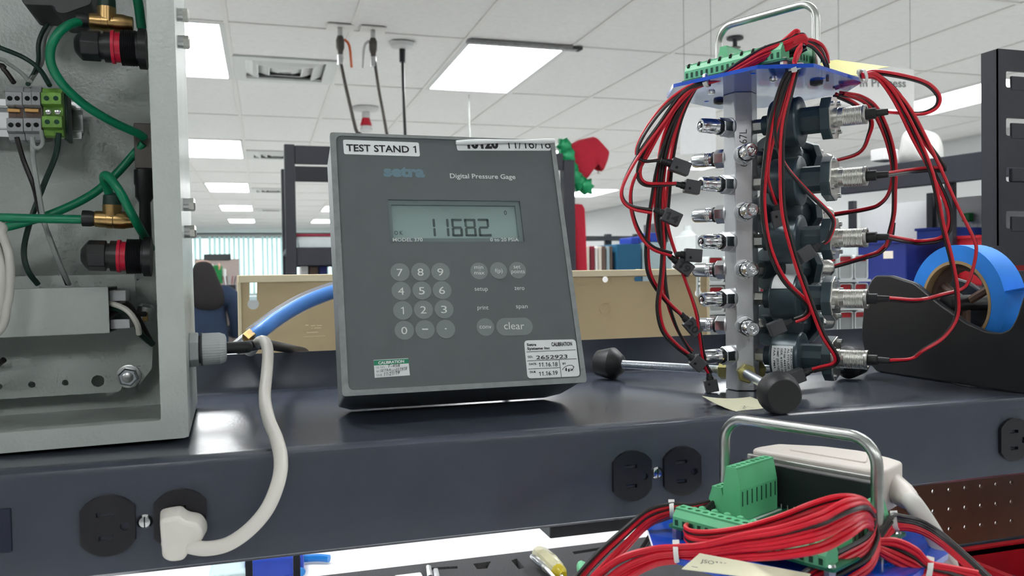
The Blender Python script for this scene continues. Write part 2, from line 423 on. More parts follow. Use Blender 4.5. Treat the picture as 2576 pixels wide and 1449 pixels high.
# square ceiling diffusers, same column, one every light row
proto = None
for j, l in ((0, 'nearest square white air diffuser in the ceiling'), (3, 'second square air diffuser, left of the rack post'), (6, 'third square air diffuser, half hidden by the rack post'), (9, 'farthest square air diffuser above the blinds')):
    c = V3((GX0+0.5*MX, GY0+(j+1)*MY-0.305, CEIL))
    if proto is None:
        proto = thing('air_diffuser', l, 'air vent', c, 'square ceiling air diffusers'); f = Fr(c, (1, 0, 0), (0, -1, 0))
        MB().plate(f, [rect(-0.3, 0.3, -0.3, 0.3), rect(-0.23, 0.23, -0.23, 0.23)], -0.012, 0.004).build('diffuser_frame', 'vent_white', proto, False)
        for k, (a, b) in enumerate(((0.235, 0.165), (0.17, 0.10), (0.105, 0.045))):
            mb = MB(); vs = []
            for rr, h in ((a, -0.035+0.006*k), (b, 0.012-0.004*k), (b-0.008, 0.012-0.004*k), (a-0.01, -0.035+0.006*k)):
                vs += [f.pt(x*rr, y*rr, h) for x, y in ((-1, -1), (1, -1), (1, 1), (-1, 1))]
            mb.add(vs, [(q*4+m_, q*4+(m_+1) % 4, ((q+1) % 4)*4+(m_+1) % 4, ((q+1) % 4)*4+m_) for q in range(4) for m_ in range(4)])
            mb.build('louvre_ring', 'vent_white', proto, False)
        MB().boxf(f, -0.05, 0.05, -0.05, 0.05, -0.004, 0.0).build('centre_plate', 'vent_white', proto, False)
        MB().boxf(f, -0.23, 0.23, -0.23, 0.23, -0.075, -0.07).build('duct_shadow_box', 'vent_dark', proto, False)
    else: dup(proto, Matrix.Translation(c), l)
# hoses and a cord hanging from the ceiling
def ceil_drop(px, py, path, r, name, label, valve):
    p = PZ(px, py, CEIL-0.002); d = (p-CAM).dot(FWD)
    t = thing(name, label, 'hanging hose', p, None)
    MB().box(p.x-0.065, p.x+0.065, p.y-0.05, p.y+0.05, p.z-0.004, p.z+0.0015).build('ceiling_plate', 'ceiling_grid', t, False)
    if valve:
        MB().cyl(p, p-V3((0, 0, 0.05)), 0.012).build('nipple', 'steel', t)
        MB().lathe(p-V3((0, 0, 0.045)), (0, 0, -1), [(0, 0.014), (0.02, 0.021), (0.06, 0.021), (0.08, 0.014), (0.12, 0.012)], 12).build('ball_valve', 'copper_dark', t)
        MB().tube([p+V3((0.02*valve, 0, -0.06)), p+V3((0.045*valve, 0, -0.09)), p+V3((0.055*valve, 0, -0.20))], 0.0065, 6, 3).build('valve_lever', 'orange_paint' if valve > 0 else 'vent_white', t)
        st = p-V3((0, 0, 0.16)); MB().cyl(st+V3((0, 0, 0.02)), st-V3((0, 0, 0.03)), 0.016).build('fitting', 'steel', t)
    else:
        MB().lathe(p, (0, 0, -1), [(0, 0.07), (0.02, 0.06), (0.03, 0.012)], 16).build('cover', 'vent_white', t)
        st = p-V3((0, 0, 0.04)); MB().cyl(st+V3((0, 0, 0.03)), st-V3((0, 0, 0.06)), 0.017).build('strain_relief', 'black_plastic', t)
    pts = [st]+[W(x, y, d) for x, y in path]
    pts.append(V3((pts[-1].x, pts[-1].y, 0.9)))
    MB().tube(pts, r, 8, 5).build('hose' if valve else 'cord', 'copper_dark' if valve else 'black_plastic', t)
ceil_drop(855, 68, [(856, 150), (868, 210), (895, 325), (915, 400)], 0.0095, 'air_hose', 'black air hose with orange lever valve hanging from the ceiling, leftmost of three', 1)
ceil_drop(938, 74, [(942, 150), (952, 220), (972, 330), (985, 420)], 0.0085, 'air_hose', 'grey air hose with pale lever valve hanging from the ceiling, middle of three', -1)
ceil_drop(1012, 110, [(1014, 200), (1016, 270), (1019, 335), (1021, 420)], 0.0085, 'power_cord_drop', 'straight black cord hanging from a white ceiling cover, rightmost of three', 0)
p = PZ(1180, 238, CEIL); tag(MB().tube([p, p-V3((0, 0, 0.2)), p+V3((0.004, 0, -0.4)), p-V3((0, 0, 1.7))], 0.004, 6).build('pull_string', 'wire_grey'), 'thin grey string hanging straight down below the large ceiling light', 'string')
p = PZ(920, 272, CEIL); t = thing('alarm_beacon', 'small red and white alarm beacon on the ceiling between the hoses', 'alarm beacon', p)
MB().lathe(p, (0, 0, -1), [(0, 0.10), (0.02, 0.09), (0.03, 0.03), (0.075, 0.03)], 16).build('base', 'vent_white', t)
MB().lathe(p-V3((0, 0, 0.075)), (0, 0, -1), [(0, 0.028), (0.055, 0.045), (0.06, 0.03)], 12).build('red_lens', 'beacon_red', t)
MB().lathe(p-V3((0, 0, 0.135)), (0, 0, -1), [(0, 0.04), (0.03, 0.05), (0.05, 0.03)], 12).build('white_lens', 'vent_white', t)
for (px, py, l) in ((1849, 96, 'dark sprinkler head on the ceiling under the upper steel handle'), (1452, 120, 'tiny sprinkler head right of the large ceiling light')):
    p = PZ(px, py, CEIL); t = thing('sprinkler_head', l, 'sprinkler', p, 'ceiling sprinkler heads'); k = 1.0 if px > 1800 else 0.35
    MB().lathe(p, (0, 0, -1), [(0, 0.045*k), (0.006*k, 0.045*k), (0.008*k, 0.012), (0.05*k, 0.012)], 14).build('body', 'vent_dark' if k == 1 else 'ceiling_grid', t)
    MB().lathe(p-V3((0, 0, 0.05*k)), (0, 0, -1), [(0, 0.03*k), (0.004, 0.03*k)], 12).build('deflector_disc', 'copper_dark', t)
# ------------------------------------------------------------------ far desk area, person
def person():
    h = PZ(500, 700, 0); c = cam_xy(-2.10, 5.55); x, y = c
    t = thing('person', 'person with long dark hair and blue sweater seen from behind, half hidden by enclosure', 'person', (x, y, 0))
    def skin(name, verts, edges, radii, m, root, par, sub=2):
        me = bpy.data.meshes.new(name); me.from_pydata([V3(v) for v in verts], edges, []); me.materials.append(MATS[m])
        o = bpy.data.objects.new(name, me); COL.objects.link(o); o.parent = par
        sk = o.modifiers.new('skin', 'SKIN'); me.skin_vertices.new() if not me.skin_vertices else None
        for i, r in enumerate(radii): me.skin_vertices[0].data[i].radius = (r if isinstance(r, tuple) else (r, r))
        for d in me.skin_vertices[0].data: d.use_root = False
        me.skin_vertices[0].data[root].use_root = True
        sk.use_smooth_shade = True
        sb = o.modifiers.new('sub', 'SUBSURF'); sb.levels = sub; sb.render_levels = sub; return o
    # local: facing +Y (away from the camera), right arm at +X
    V = [(0, 0, 0.86), (0, 0, 1.05), (0, 0.01, 1.22), (0, 0, 1.32), (0, 0, 1.38), (0, 0.02, 1.45), (0, 0.03, 1.52)]
    E_ = [(i, i+1) for i in range(6)]; Rr = [(0.15, 0.10), (0.12, 0.09), (0.14, 0.10), (0.10, 0.07), (0.05, 0.05), (0.075, 0.09), (0.06, 0.075)]
    for s in (-1, 1):
        b = len(V); V += [(s*0.17, 0, 1.29), (s*0.215, 0.01, 1.10), (s*0.20, 0.05, 1.02), (s*0.14, 0.20, 1.03), (s*0.115, 0.26, 1.035)]
        E_ += [(3, b), (b, b+1), (b+1, b+2), (b+2, b+3), (b+3, b+4)]; Rr += [0.055, 0.045, 0.042, 0.03, (0.036, 0.016)]
        for q in range(4):
            e0 = len(V); V += [(s*(0.135-q*0.016), 0.315, 1.035), (s*(0.133-q*0.014), 0.345-0.008*abs(q-1), 1.022)]; E_ += [(b+4, e0), (e0, e0+1)]; Rr += [0.009, 0.008]
        e0 = len(V); V += [(s*0.085, 0.27, 1.04), (s*0.072, 0.295, 1.035)]; E_ += [(b+4, e0), (e0, e0+1)]; Rr += [0.010, 0.009]
        b = len(V); V += [(s*0.09, 0, 0.80), (s*0.095, 0.01, 0.46), (s*0.095, -0.01, 0.10), (s*0.10, 0.10, 0.045)]
        E_ += [(0, b), (b, b+1), (b+1, b+2), (b+2, b+3)]; Rr += [0.08, 0.055, 0.035, (0.04, 0.03)]
    skin('body', V, E_, Rr, 'skin', 0, t)
    V = [(0, 0, 0.84), (0, 0, 1.05), (0, 0.01, 1.22), (0, 0, 1.31), (0, 0, 1.365)]; E_ = [(i, i+1) for i in range(4)]; Rr = [(0.185, 0.135), (0.165, 0.12), (0.17, 0.125), (0.125, 0.09), (0.07, 0.065)]
    for s in (-1, 1):
        b = len(V); V += [(s*0.17, 0, 1.285), (s*0.225, 0.0, 1.12), (s*0.215, 0.05, 1.01), (s*0.15, 0.185, 1.03)]; E_ += [(3, b), (b, b+1), (b+1, b+2), (b+2, b+3)]; Rr += [0.075, 0.07, 0.062, 0.042]
    skin('sweater', V, E_, Rr, 'sweater_blue', 0, t)
    V = [(0, 0, 0.88)]; E_ = []; Rr = [(0.16, 0.12)]
    for s in (-1, 1):
        b = len(V); V += [(s*0.09, 0, 0.78), (s*0.095, 0.01, 0.46), (s*0.095, 0, 0.09)]; E_ += [(0, b), (b, b+1), (b+1, b+2)]; Rr += [0.095, 0.075, 0.06]
    skin('trousers', V, E_, Rr, 'trousers_dark', 0, t)
    skin('hair', [(0, 0.0, 1.51), (0, -0.02, 1.45), (0.015, -0.05, 1.36), (0.035, -0.07, 1.27), (0.03, -0.085, 1.17)], [(0, 1), (1, 2), (2, 3), (3, 4)], [(0.055, 0.065), (0.085, 0.09), (0.095, 0.07), (0.13, 0.05), (0.10, 0.03)], 'hair_dark', 0, t)
    mb = MB()
    for s in (-1, 1): mb.mat(0).lathe((x+s*0.035, y+0.105, 1.487), (0, 1, 0), [(0, 0.012), (0.006, 0.008)], 10)
    mb.lathe((x, y+0.105, 1.455), (0, 1, -0.25), [(0, 0.016), (0.02, 0.010), (0.028, 0.004)], 10)
    mb.box(x-0.022, x+0.022, y+0.105, y+0.112, 1.418, 1.424)
    mb.build('face', 'skin', t)
    for s in (-1, 1): MB().lathe((x+s*0.098, y+0.02, 1.475), (s, 0, 0), [(0, 0.024), (0.008, 0.02), (0.012, 0.012)], 10).build('ear', 'skin', t)
person()
f = vfr((0, 7.6, 0))
t = thing('cubicle_wall', 'pinkish grey cubicle wall with grey cap below the blinds', 'partition', (-0.45, 7.6, 0))
u0, v1 = f.uv(490, 652); u1, _ = f.uv(601, 652)
MB().boxf(f, u0, u1, 0, v1, -0.06, 0).build('panel', 'cubicle_pink', t, False)
u2, va = f.uv(513, 655); u3, vb = f.uv(580, 639)
MB().boxf(f, u2, u3, va, vb, -0.09, 0.02).build('cap_unit', 'vent_dark', t, False, 0.005)
def on(fr, px0, px1, py0, py1, n0, n1, name, m, label, cat, group=None, bevel=0.003):
    u0, vb = fr.uv(px0, py1); u1, vt = fr.uv(px1, py0)
    return tag(MB().boxf(fr, min(u0, u1), max(u0, u1), min(vb, vt), max(vb, vt), n0, n1).build(name, m, None, False, bevel), label, cat, group)
f2 = vfr((0, 7.35, 0))
t = thing('desk', 'grey office desk with dark clutter behind the person', 'desk', (-0.2, 7.2, 0)); zd = f2.uv(560, 745)[1]
MB().box(-0.75, 0.06, 6.9, 7.5, zd-0.03, zd).build('desk_top', 'pale_board', t, False, 0.004)
for xx in (-0.72, 0.0): MB().box(xx, xx+0.05, 6.95, 7.45, 0, zd-0.03).build('side_panel', 'vent_dark', t, False)
def stand(px0, px1, pyt, depthY, thick, name, m, label, cat, z0=None, group=None):
    fr = vfr((0, depthY, 0)); u0 = fr.uv(px0, pyt)[0]; u1, vt = fr.uv(px1, pyt)
    return tag(MB().boxf(fr, u0, u1, zd if z0 is None else z0, vt, -thick, 0).build(name, m, None, False, 0.004), label, cat, group)
stand(537, 557, 667, 7.15, 0.22, 'ring_binder', 'binder_green', 'green ring binder standing on the desk beside the person', 'binder')
stand(559, 566, 676, 7.2, 0.22, 'document_folder', 'paper', 'white folder standing right of the green binder', 'folder')
stand(510, 536, 664, 7.2, 0.04, 'paper_stack', 'paper', 'bright white paper between the person and the green binder', 'paper')
t = thing('desk_organizer', 'dark desk organizer full of pens behind the beige panel edge', 'organizer', (-0.05, 7.1, zd)); q = PY(578, 745, 7.1)
MB().box(q.x-0.05, q.x+0.05, 7.05, 7.15, zd, zd+0.10).build('cup', 'black_plastic', t, False, 0.004)
for k in range(5): MB().cyl((q.x-0.035+0.017*k, 7.1, zd+0.08), (q.x-0.05+0.025*k, 7.1+0.02*(k % 2), zd+0.17), 0.004, n=6).build('pen', ['maroon_board', 'black_plastic', 'pale_board'][k % 3], t)
# ================================================================== middle ground behind the shelf
BENCH = 0.98
t = thing('workbench', 'white topped workbench, bright under the grey riser shelf', 'workbench', (0.3, 0.9, 0))
MB().box(-1.2, 1.25, 0.12, 1.8, BENCH-0.04, BENCH).build('bench_top', 'bench_white', t, False, 0.004)
for (x, y) in ((-1.1, 0.2), (1.2, 0.2), (-1.1, 1.72), (1.2, 1.72)): MB().box(x-0.03, x+0.03, y-0.03, y+0.03, 0, BENCH-0.04).build('leg', 'shelf_grey', t, False, 0.003)
# beige steel panel with keyhole slots
BY = 0.99; f = vfr((0, BY, 0))
u0, v1 = f.uv(601, 690); u1, v1b = f.uv(1780, 676); vt = f.uv(1200, 684)[1]
def keyhole(px, y0, y1, yb, wtop, rb):
    a = f.uv(px, y0); b = f.uv(px, y1); c = f.uv(px, yb); s = 1/2050*1.0
    w2, r = wtop*s/2, rb*s
    pts = [(a[0]+w2*math.cos(q), a[1]-w2+w2*math.sin(q)) for q in [math.pi*k/8 for k in range(9)]]
    q0 = math.asin(min(0.95, w2/r))
    pts += [(c[0]+r*math.sin(q), c[1]-r*math.cos(q)+0) for q in [-(math.pi-q0)+k*(2*(math.pi-q0))/14 for k in range(15)]]
    return pts
def slot(px0, px1, py0, py1): a = f.uv(px0, py1); b = f.uv(px1, py0); return rounded(rect(a[0], b[0], a[1], b[1]), 0.005)
holes = [keyhole(637, 703, 740, 765, 17, 13), keyhole(1757, 690, 720, 738, 15, 11), circ(*f.uv(1523, 703), 0.0042, 14), slot(1596, 1646, 695, 708)]
t = thing('beige_panel', 'beige steel panel with keyhole slots standing behind the grey shelf', 'panel', (0.27, BY, BENCH))
PB0 = 1.125
for q in (u0, f.uv(738, 1430)[0], u1-0.02): MB().boxf(f, q, q+0.008, BENCH, PB0+0.01, -0.012, -0.002).build('stand_post', 'rack_black', t, False)
MB().plate(f, [rect(u0, u1, PB0, vt-0.004), *holes], -0.0018, 0).build('sheet', 'beige_panel', t, False)
MB().boxf(f, u0-0.001, u1+0.001, vt-0.0085, vt, -0.012, 0.003).boxf(f, u0-0.002, u0+0.002, PB0, vt, -0.012, 0.002).boxf(f, u1-0.002, u1+0.002, PB0, vt, -0.012, 0.002).build('rolled_edge', 'beige_edge', t, False, 0.0008)
for (px, py, r) in ((1523, 776, 0.0085), (768, 800, 0.016)):
    a = f.uv(px, py); MB().plate(f, [circ(*a, r, 24), circ(*a, r-0.0012, 24)], 0, 0.0005).build('embossed_ring', 'beige_panel', t)
mb = MB()
for y, x0, x1 in ((818, 768, 776), (819, 782, 810), (825, 784, 808), (836, 772, 800), (846, 764, 818)):
    a = f.uv(x0, y+1.5); b = f.uv(x1, y-1.5); mb.boxf(f, a[0], b[0], a[1], b[1], 0, 0.0003)
mb.build('embossed_mark', 'beige_edge', t, False)
a = f.uv(1607, 672); b = f.uv(1690, 668)
MB().boxf(f, a[0], b[0], vt-0.0002, vt+0.0004, -0.01, 0.002).build('yellow_tape', 'note_yellow', t, False)
# black rack with the elf hat
ry = 3.15; f = vfr((0, ry, 0)); s = 3.05/2050
rack = thing('storage_rack', 'black steel storage rack with an elf hat on its right post', 'rack', (0.6, ry, 0))
u0, vt = f.uv(714, 362); u0b = f.uv(741, 362)[0]; ur0 = f.uv(1418, 400)[0]; ur1 = f.uv(1446, 400)[0]
MB().boxf(f, u0, u0b, 0, vt, -0.05, 0).build('post', 'rack_black', rack, False, 0.004)
MB().boxf(f, ur0, ur1, 0, vt-0.03, -0.05, 0).build('post', 'rack_black', rack, False, 0.004)
for q in (u0, ur0): MB().boxf(f, q, q+0.04, 0, vt-0.02, -0.62, -0.58).build('post', 'rack_black', rack, False, 0.004)
for (pt, pb) in ((366, 412), (622, 668)):
    a = f.uv(780, pt)[1]; b = f.uv(780, pb)[1]
    MB().boxf(f, u0b, ur0, b, a, -0.03, -0.005).build('beam', 'rack_black', rack, False, 0.003)
    MB().boxf(f, u0b, ur0, b, a, -0.62, -0.60).build('beam', 'rack_black', rack, False, 0.003)
shz = f.uv(780, 622)[1]
MB().boxf(f, u0, ur1, shz-0.02, shz-0.003, -0.62, -0.03).build('shelf_deck', 'rack_black', rack, False)
lz = f.uv(780, 690)[1]-0.25
MB().boxf(f, u0, ur1, lz-0.02, lz, -0.62, -0.0).build('shelf_deck', 'rack_black', rack, False)
b = thing('storage_tote', 'pale tote with a pink lid on the black rack shelf', 'tote', f.pt(u0b+0.12, shz, -0.15))
a0 = f.uv(752, 600)[0]; MB().prism(Fr(f.pt(0, shz-0.003, 0), f.U, -f.N), rect(a0, a0+0.32, 0.04, 0.30), 0, 0.045, 1.05).build('tub', 'milky_plastic', b, False, 0.004)
MB().boxf(f, a0-0.012, a0+0.335, shz+0.042, shz+0.052, -0.32, -0.03).build('lid', 'maroon_board', b, False, 0.003)
for k, (px0, px1, pt, m, l) in enumerate(((756, 775, 670, 'paper', 'small white box on the lower rack shelf, leftmost'), (778, 800, 671, 'brown_board', 'small brown box on the lower rack shelf between two others'), (803, 824, 670, 'navy_plastic', 'small navy box on the lower rack shelf next to the gauge'))):
    a = f.uv(px0, pt, -0.1); c = f.uv(px1, pt, -0.1); tag(MB().boxf(f, a[0], c[0], lz, a[1], -0.25, -0.1).build('carton', m, None, False, 0.003), l, 'box', 'boxes on the lower rack shelf')
fh = vfr((0, ry-0.03, 0), 0.15)
def pxpoly(fr, pts): return [fr.uv(*p) for p in pts]
hat = thing('elf_hat', 'red felt elf hat with green sequin brim hung on the rack post', 'hat', fh.px(1440, 420))
poly = rounded(pxpoly(fh, [(1418, 372), (1455, 352), (1495, 343), (1512, 360), (1531, 382), (1526, 405), (1515, 432), (1506, 430), (1508, 408), (1492, 425), (1470, 455), (1450, 452), (1430, 410)]), 0.012, 3)
MB().pillow(fh, poly, 0.035).build('crown', 'felt_red', hat, True)
p = fh.px(1507, 434); MB().lathe(p-V3((0, 0, 0.008)), (0, 0, 1), [(0, 0.003), (0.003, 0.008), (0.008, 0.0095), (0.013, 0.008), (0.016, 0.003)], 12).build('bell', 'nickel', hat)
brim = [(1409, 372), (1416, 398), (1424, 424), (1432, 446), (1446, 462), (1462, 472)]
for k, (px, py) in enumerate(brim):
    c = fh.uv(px, py); n = 14; rr = [0.034*(1+0.22*math.sin(3*q+k)) for q in range(n)]
    poly = [(c[0]+rr[q]*math.cos(2*math.pi*q/n+k), c[1]+1.1*rr[q]*math.sin(2*math.pi*q/n+k)) for q in range(n)]
    MB().pillow(fh.off(0.035+0.006*(k % 2)), poly, 0.022).build('brim_ruffle', 'sequin_green', hat, True)
cl = rounded(pxpoly(fh, [(1420, 513), (1455, 516), (1458, 580), (1461, 668), (1466, 760), (1440, 770), (1428, 640)]), 0.01, 3)
tag(MB().pillow(fh.off(0.04), cl, 0.028).build('red_cloth', 'felt_red'), 'red felt sleeve hanging on the rack post below the elf hat', 'cloth')
# shelf of binders and boxes far right of the hat
f = vfr((0, 4.6, 0)); sx0 = f.uv(1452, 640)[0]; sx1 = f.uv(1668, 640)[0]; bz = 1.22
t = thing('book_shelf', 'low grey shelf of binders and boxes beyond the beige panel', 'shelf', (f.uv(1560, 660)[0], 4.6, 0))
MB().boxf(f, sx0, sx1+0.1, bz-0.03, bz, -0.35, 0.20).build('shelf_board', 'vent_dark', t, False)
zt = f.uv(1560, 588)[1]
MB().boxf(f, sx0, sx1, zt-0.03, zt, -0.36, -0.30).build('top_rail', 'vent_dark', t, False)
for px in (1456, 1500, 1585, 1660):
    a = f.uv(px, 588)[0]; MB().boxf(f, a-0.02, a+0.02, 0, zt+0.015, -0.36, -0.32).build('post', 'vent_dark', t, False, 0.003)
def bk(px0, px1, py, m, name, l, cat, dep=0.24, n0=0.0, g='binders and boxes beyond the beige panel'):
    a = f.uv(px0, py, n0); c = f.uv(px1, py, n0)
    tag(MB().boxf(f, a[0]+0.001, c[0]-0.001, bz, a[1], n0-dep, n0).build(name, m, None, False, 0.003), l, cat, g)
bk(1468, 1483, 620, 'cream_board', 'binder', 'wide cream binder, first right of the red sleeve', 'binder')
bk(1485, 1496, 619, 'maroon_board', 'binder', 'maroon binder between cream binders', 'binder')
bk(1497, 1504, 622, 'paper', 'binder', 'narrow white binder next to the maroon one', 'binder')
bk(1505, 1514, 620, 'cream_board', 'binder', 'cream binder left of the brown binder', 'binder')
bk(1515, 1524, 619, 'brown_board', 'binder', 'brown binder in the middle of the binder row', 'binder')
bk(1526, 1534, 619, 'pale_board', 'binder', 'pale blue binder left of the large teal box', 'binder')
bk(1535, 1541, 619, 'brown_board', 'binder', 'thin dark binder against the large teal box', 'binder')
bk(1551, 1613, 614, 'teal_board', 'carton', 'large teal box beside the binders', 'box', 0.3, 0.02)
bk(1615, 1690, 610, 'pale_board', 'carton', 'pale blue grey box right of the teal box', 'box', 0.3, 0.0)
for k, (px0, px1, py0, py1, m, l) in enumerate(((1592, 1611, 597, 613, 'blue_plastic', 'small blue bin on the teal box, leftmost'), (1612, 1634, 594, 610, 'blue_plastic', 'small blue bin between two others on the boxes'), (1640, 1658, 585, 608, 'blue_plastic', 'small blue bin, rightmost on the pale box'))):
    on(f, px0, px1, py0, py1, -0.2, -0.02, 'parts_bin', m, l, 'bin', 'small blue bins on the boxes')
on(f, 1664, 1692, 560, 609, -0.25, -0.05, 'monitor_back', 'vent_dark', 'dark grey upright box behind the hanging wire plugs', 'box')
p = f.px(1500, 662, 0.0); tag(MB().lathe((p.x+0.05, p.y-0.09, bz), (0, 0, 1), [(0, 0.06), (0.09, 0.075), (0.15, 0.07), (0.17, 0.05)], 20).build('white_bag', 'paper'), 'white rounded bag lying in front of the binders', 'bag')
# translucent jug
f3 = vfr((0, 2.4, 0)); p = f3.px(1730, 668); r_ = 40*2.3/2050
tag(MB().lathe((p.x, p.y, 1.1), (0, 0, 1), [(0, r_*0.95), (0.01, r_), (p.z-1.1+0.06, r_), (p.z-1.1+0.095, r_*0.75), (p.z-1.1+0.115, r_*0.3), (p.z-1.1+0.13, r_*0.28)], 24).build('plastic_jug', 'milky_plastic'), 'cloudy translucent plastic jug behind the beige panel corner', 'jug')
t = thing('side_table', 'small side table carrying the cloudy jug behind the beige panel', 'table', (p.x, p.y, 0))
MB().box(p.x-0.3, p.x+0.5, p.y-0.25, p.y+0.3, 1.07, 1.1).build('table_top', 'pale_board', t, False, 0.003)
for (dx, dy) in ((-0.27, -0.22), (0.45, -0.22), (-0.27, 0.26), (0.45, 0.26)): MB().box(p.x+dx-0.015, p.x+dx+0.015, p.y+dy-0.015, p.y+dy+0.015, 0, 1.07).build('leg', 'vent_dark', t, False)
# clear parts organizer with rows of little bins
oy = 1.12; f = vfr((0, oy, 0)); s = 1.17/2050
org = thing('parts_organizer', 'clear plastic parts organizer with small bins behind the aluminium bar', 'organizer', (0.75, oy, BENCH))
xa = f.uv(1782, 760)[0]; cw = f.uv(1828, 750)[0]-f.uv(1785, 750)[0]; top = f.uv(1900, 636)[1]; rh = 0.0462
cols, rows = 10, 5
MB().boxf(f, xa-0.004, xa+cw*cols+0.004, BENCH, top+0.03, -0.10, -0.096).boxf(f, xa-0.004, xa, BENCH, top+0.03, -0.1, -0.03).boxf(f, xa+cw*cols, xa+cw*cols+0.004, BENCH, top+0.03, -0.1, -0.03).build('organizer_shell', 'milky_plastic', org, False, 0.001)
bins = None; cont = ['red_plastic', 'paper', 'brown_board', 'note_yellow', 'term_green', 'black_plastic', 'maroon_board', 'pale_board']
bfr = Fr((0, 0, 0), (1, 0, 0), (0, 0, 1))
for r_ in range(rows):
    MB().boxf(f, xa, xa+cw*cols, top-(r_+1)*rh-0.003, top-(r_+1)*rh+0.001, -0.095, 0.004).build('divider', 'milky_plastic', org, False)
    for c in range(cols):
        base = V3((xa+c*cw+0.001, oy, top-(r_+1)*rh+0.001))
        if bins is None:
            b = Fr(base, (1, 0, 0), (0, 0, 1)); mb = MB()
            mb.plate(b, [rounded(rect(0, cw-0.003, 0, rh-0.006), 0.005), rounded(rect(0.0018, cw-0.0048, 0.0018, rh-0.0078), 0.004)], -0.06, 0.0)
            mb.mat(1).plate(b, [rounded(rect(0.001, cw-0.004, 0.001, rh-0.007), 0.005)], -0.004, -0.003)
            mb.mat(2).plate(b, [rect(0.003, cw-0.006, rh-0.016, rh-0.0085)], -0.0028, -0.0022)
            bins = mb.build('bin', ['milky_plastic', 'clear_plastic', 'red_plastic'], org); b0 = base
        else: inst(bins, 'bin', bins.location+(base-b0), org)
        if c < 8 and r_ > 0:
            k = cont[(c*3+r_*5) % 8]; MB().lathe(base+V3((cw*0.4, -0.0+0.03, 0.001)), (0.1, 0, 1), [(0, 0.006), (0.008+0.006*((c+r_) % 3), 0.007), (0.012+0.006*((c+r_) % 3), 0.004)], 8).build('contents', k, org)
# right background: black beams, bins, bag, hanging signs
p0, p1 = W(2150, 455, 2.3), W(2500, 430, 1.95); d = (p1-p0); fb = Fr((p0.x, p0.y, 0), (d.x, d.y, 0), (0, 0, 1)); L = math.hypot(d.x, d.y)
rk = thing('black_shelving', 'black shelving unit behind the right wire leads', 'rack', (p0.x, p0.y, 0))
za = fb.uv(2330, 400)[1]; zb = fb.uv(2330, 466)[1]
MB().boxf(fb, -0.05, L+0.35, zb, za, -0.02, 0.0).build('beam', 'rack_black', rk, False, 0.003)
MB().boxf(fb, -0.05, L+0.35, za-0.02, za, -0.45, -0.02).build('shelf_deck', 'rack_black', rk, False)
for (px, n) in ((2338, -0.42), (2385, -0.02), (2140, -0.42)):
    a = fb.uv(px, 560, n)[0]; MB().boxf(fb, a-0.011, a+0.011, 0, zb+0.02, n-0.02, n).build('post', 'rack_black', rk, False, 0.002)
z2 = fb.uv(2330, 660)[1]-0.06
MB().boxf(fb, -0.35, L+0.35, z2-0.02, z2, -0.45, 0.0).build('shelf_deck', 'rack_black', rk, False)
a = fb.uv(2200, 560, -0.45); MB().boxf(fb, fb.uv(2165, 560, -0.45)[0], L+0.4, z2, zb, -0.452, -0.449).build('back_sheet', 'sign_white', rk, False)
def bin_open(px0, px1, py0, py1, n0, n1, m, l, sticker=None):
    a = fb.uv(px0, py1, n1); c = fb.uv(px1, py0, n1); u0, u1, v0, v1 = a[0], c[0], z2, c[1]
    t = thing('stacking_bin', l, 'bin', fb.pt((u0+u1)/2, z2, n0), 'plastic bins on the black shelving')
    w_ = 0.003; mb = MB()
    mb.boxf(fb, u0, u1, v0, v0+w_, n0, n1).boxf(fb, u0, u1, v0+w_, v1, n0, n0+w_).boxf(fb, u0, u1, v0+w_, v1, n1-w_, n1).boxf(fb, u0, u0+w_, v0+w_, v1, n0+w_, n1-w_).boxf(fb, u1-w_, u1, v0+w_, v1, n0+w_, n1-w_)
    mb.boxf(fb, u0-0.004, u1+0.004, v1-0.008, v1, n1-0.001, n1+0.005).build('tub', m, t, False, 0.0015)
    if sticker:
        q = fb.uv(*sticker[:2], n1); r = fb.uv(*sticker[2:], n1); MB().boxf(fb, q[0], r[0], r[1], q[1], n1, n1+0.0015).build('sticker', 'cream_board', t, False)
bin_open(2135, 2278, 603, 694, -0.22, -0.0, 'navy_plastic', 'navy plastic bin with a small orange white sticker behind the tape dispenser', (2258-35, 632, 2282-35, 650))
bin_open(2306, 2384, 570, 625, -0.40, -0.24, 'blue_plastic', 'bright blue plastic bin behind the thin black post')
bin_open(2400, 2490, 590, 650, -0.3, -0.05, 'red_plastic', 'red plastic bin right of the wires beside the black upright')
bin_open(2050, 2130, 590, 650, -0.4, -0.2, 'blue_plastic', 'blue plastic bin half hidden by the altitude switches')
a = fb.uv(2176, 553, -0.3); c = fb.uv(2196, 527, -0.3)
on(fb, 2176, 2196, 527, 552, -0.449, -0.43, 'green_clip', 'binder_green', 'small green clip on the pale back sheet of the black shelving', 'clip')
fw_ = fb.off(-0.2); pl = rounded(pxpoly(fw_, [(2268, 392), (2285, 300), (2310, 292), (2345, 300), (2358, 330), (2362, 392)]), 0.02, 4)
v0 = min(v for _, v in pl); pl = [(u, v-v0+za) for u, v in pl]
tag(MB().pillow(fw_, pl, 0.05).build('plastic_bag', 'bag_white'), 'translucent white plastic bag standing on the black shelving', 'bag')
on(fb, 2165, 2200, 395-25, 405, -0.1, -0.04, 'white_box', 'sign_white', 'small white box with dark end on the black shelving behind a connector', 'box')
mat('sign_grey', (206, 206, 204), 0.7, 0, 0.02)
fs = Fr(W(2200, 210, 3.2), (1, 0.12, 0), (0, 0, 1))
t = thing('hanging_sign', 'hanging sign board lettered In Process behind the yellow note', 'sign', fs.O)
a = fs.uv(2095, 262); c = fs.uv(2300, 175); MB().boxf(fs, a[0], c[0], a[1], c[1], -0.006, 0).build('board', 'sign_grey', t, False)
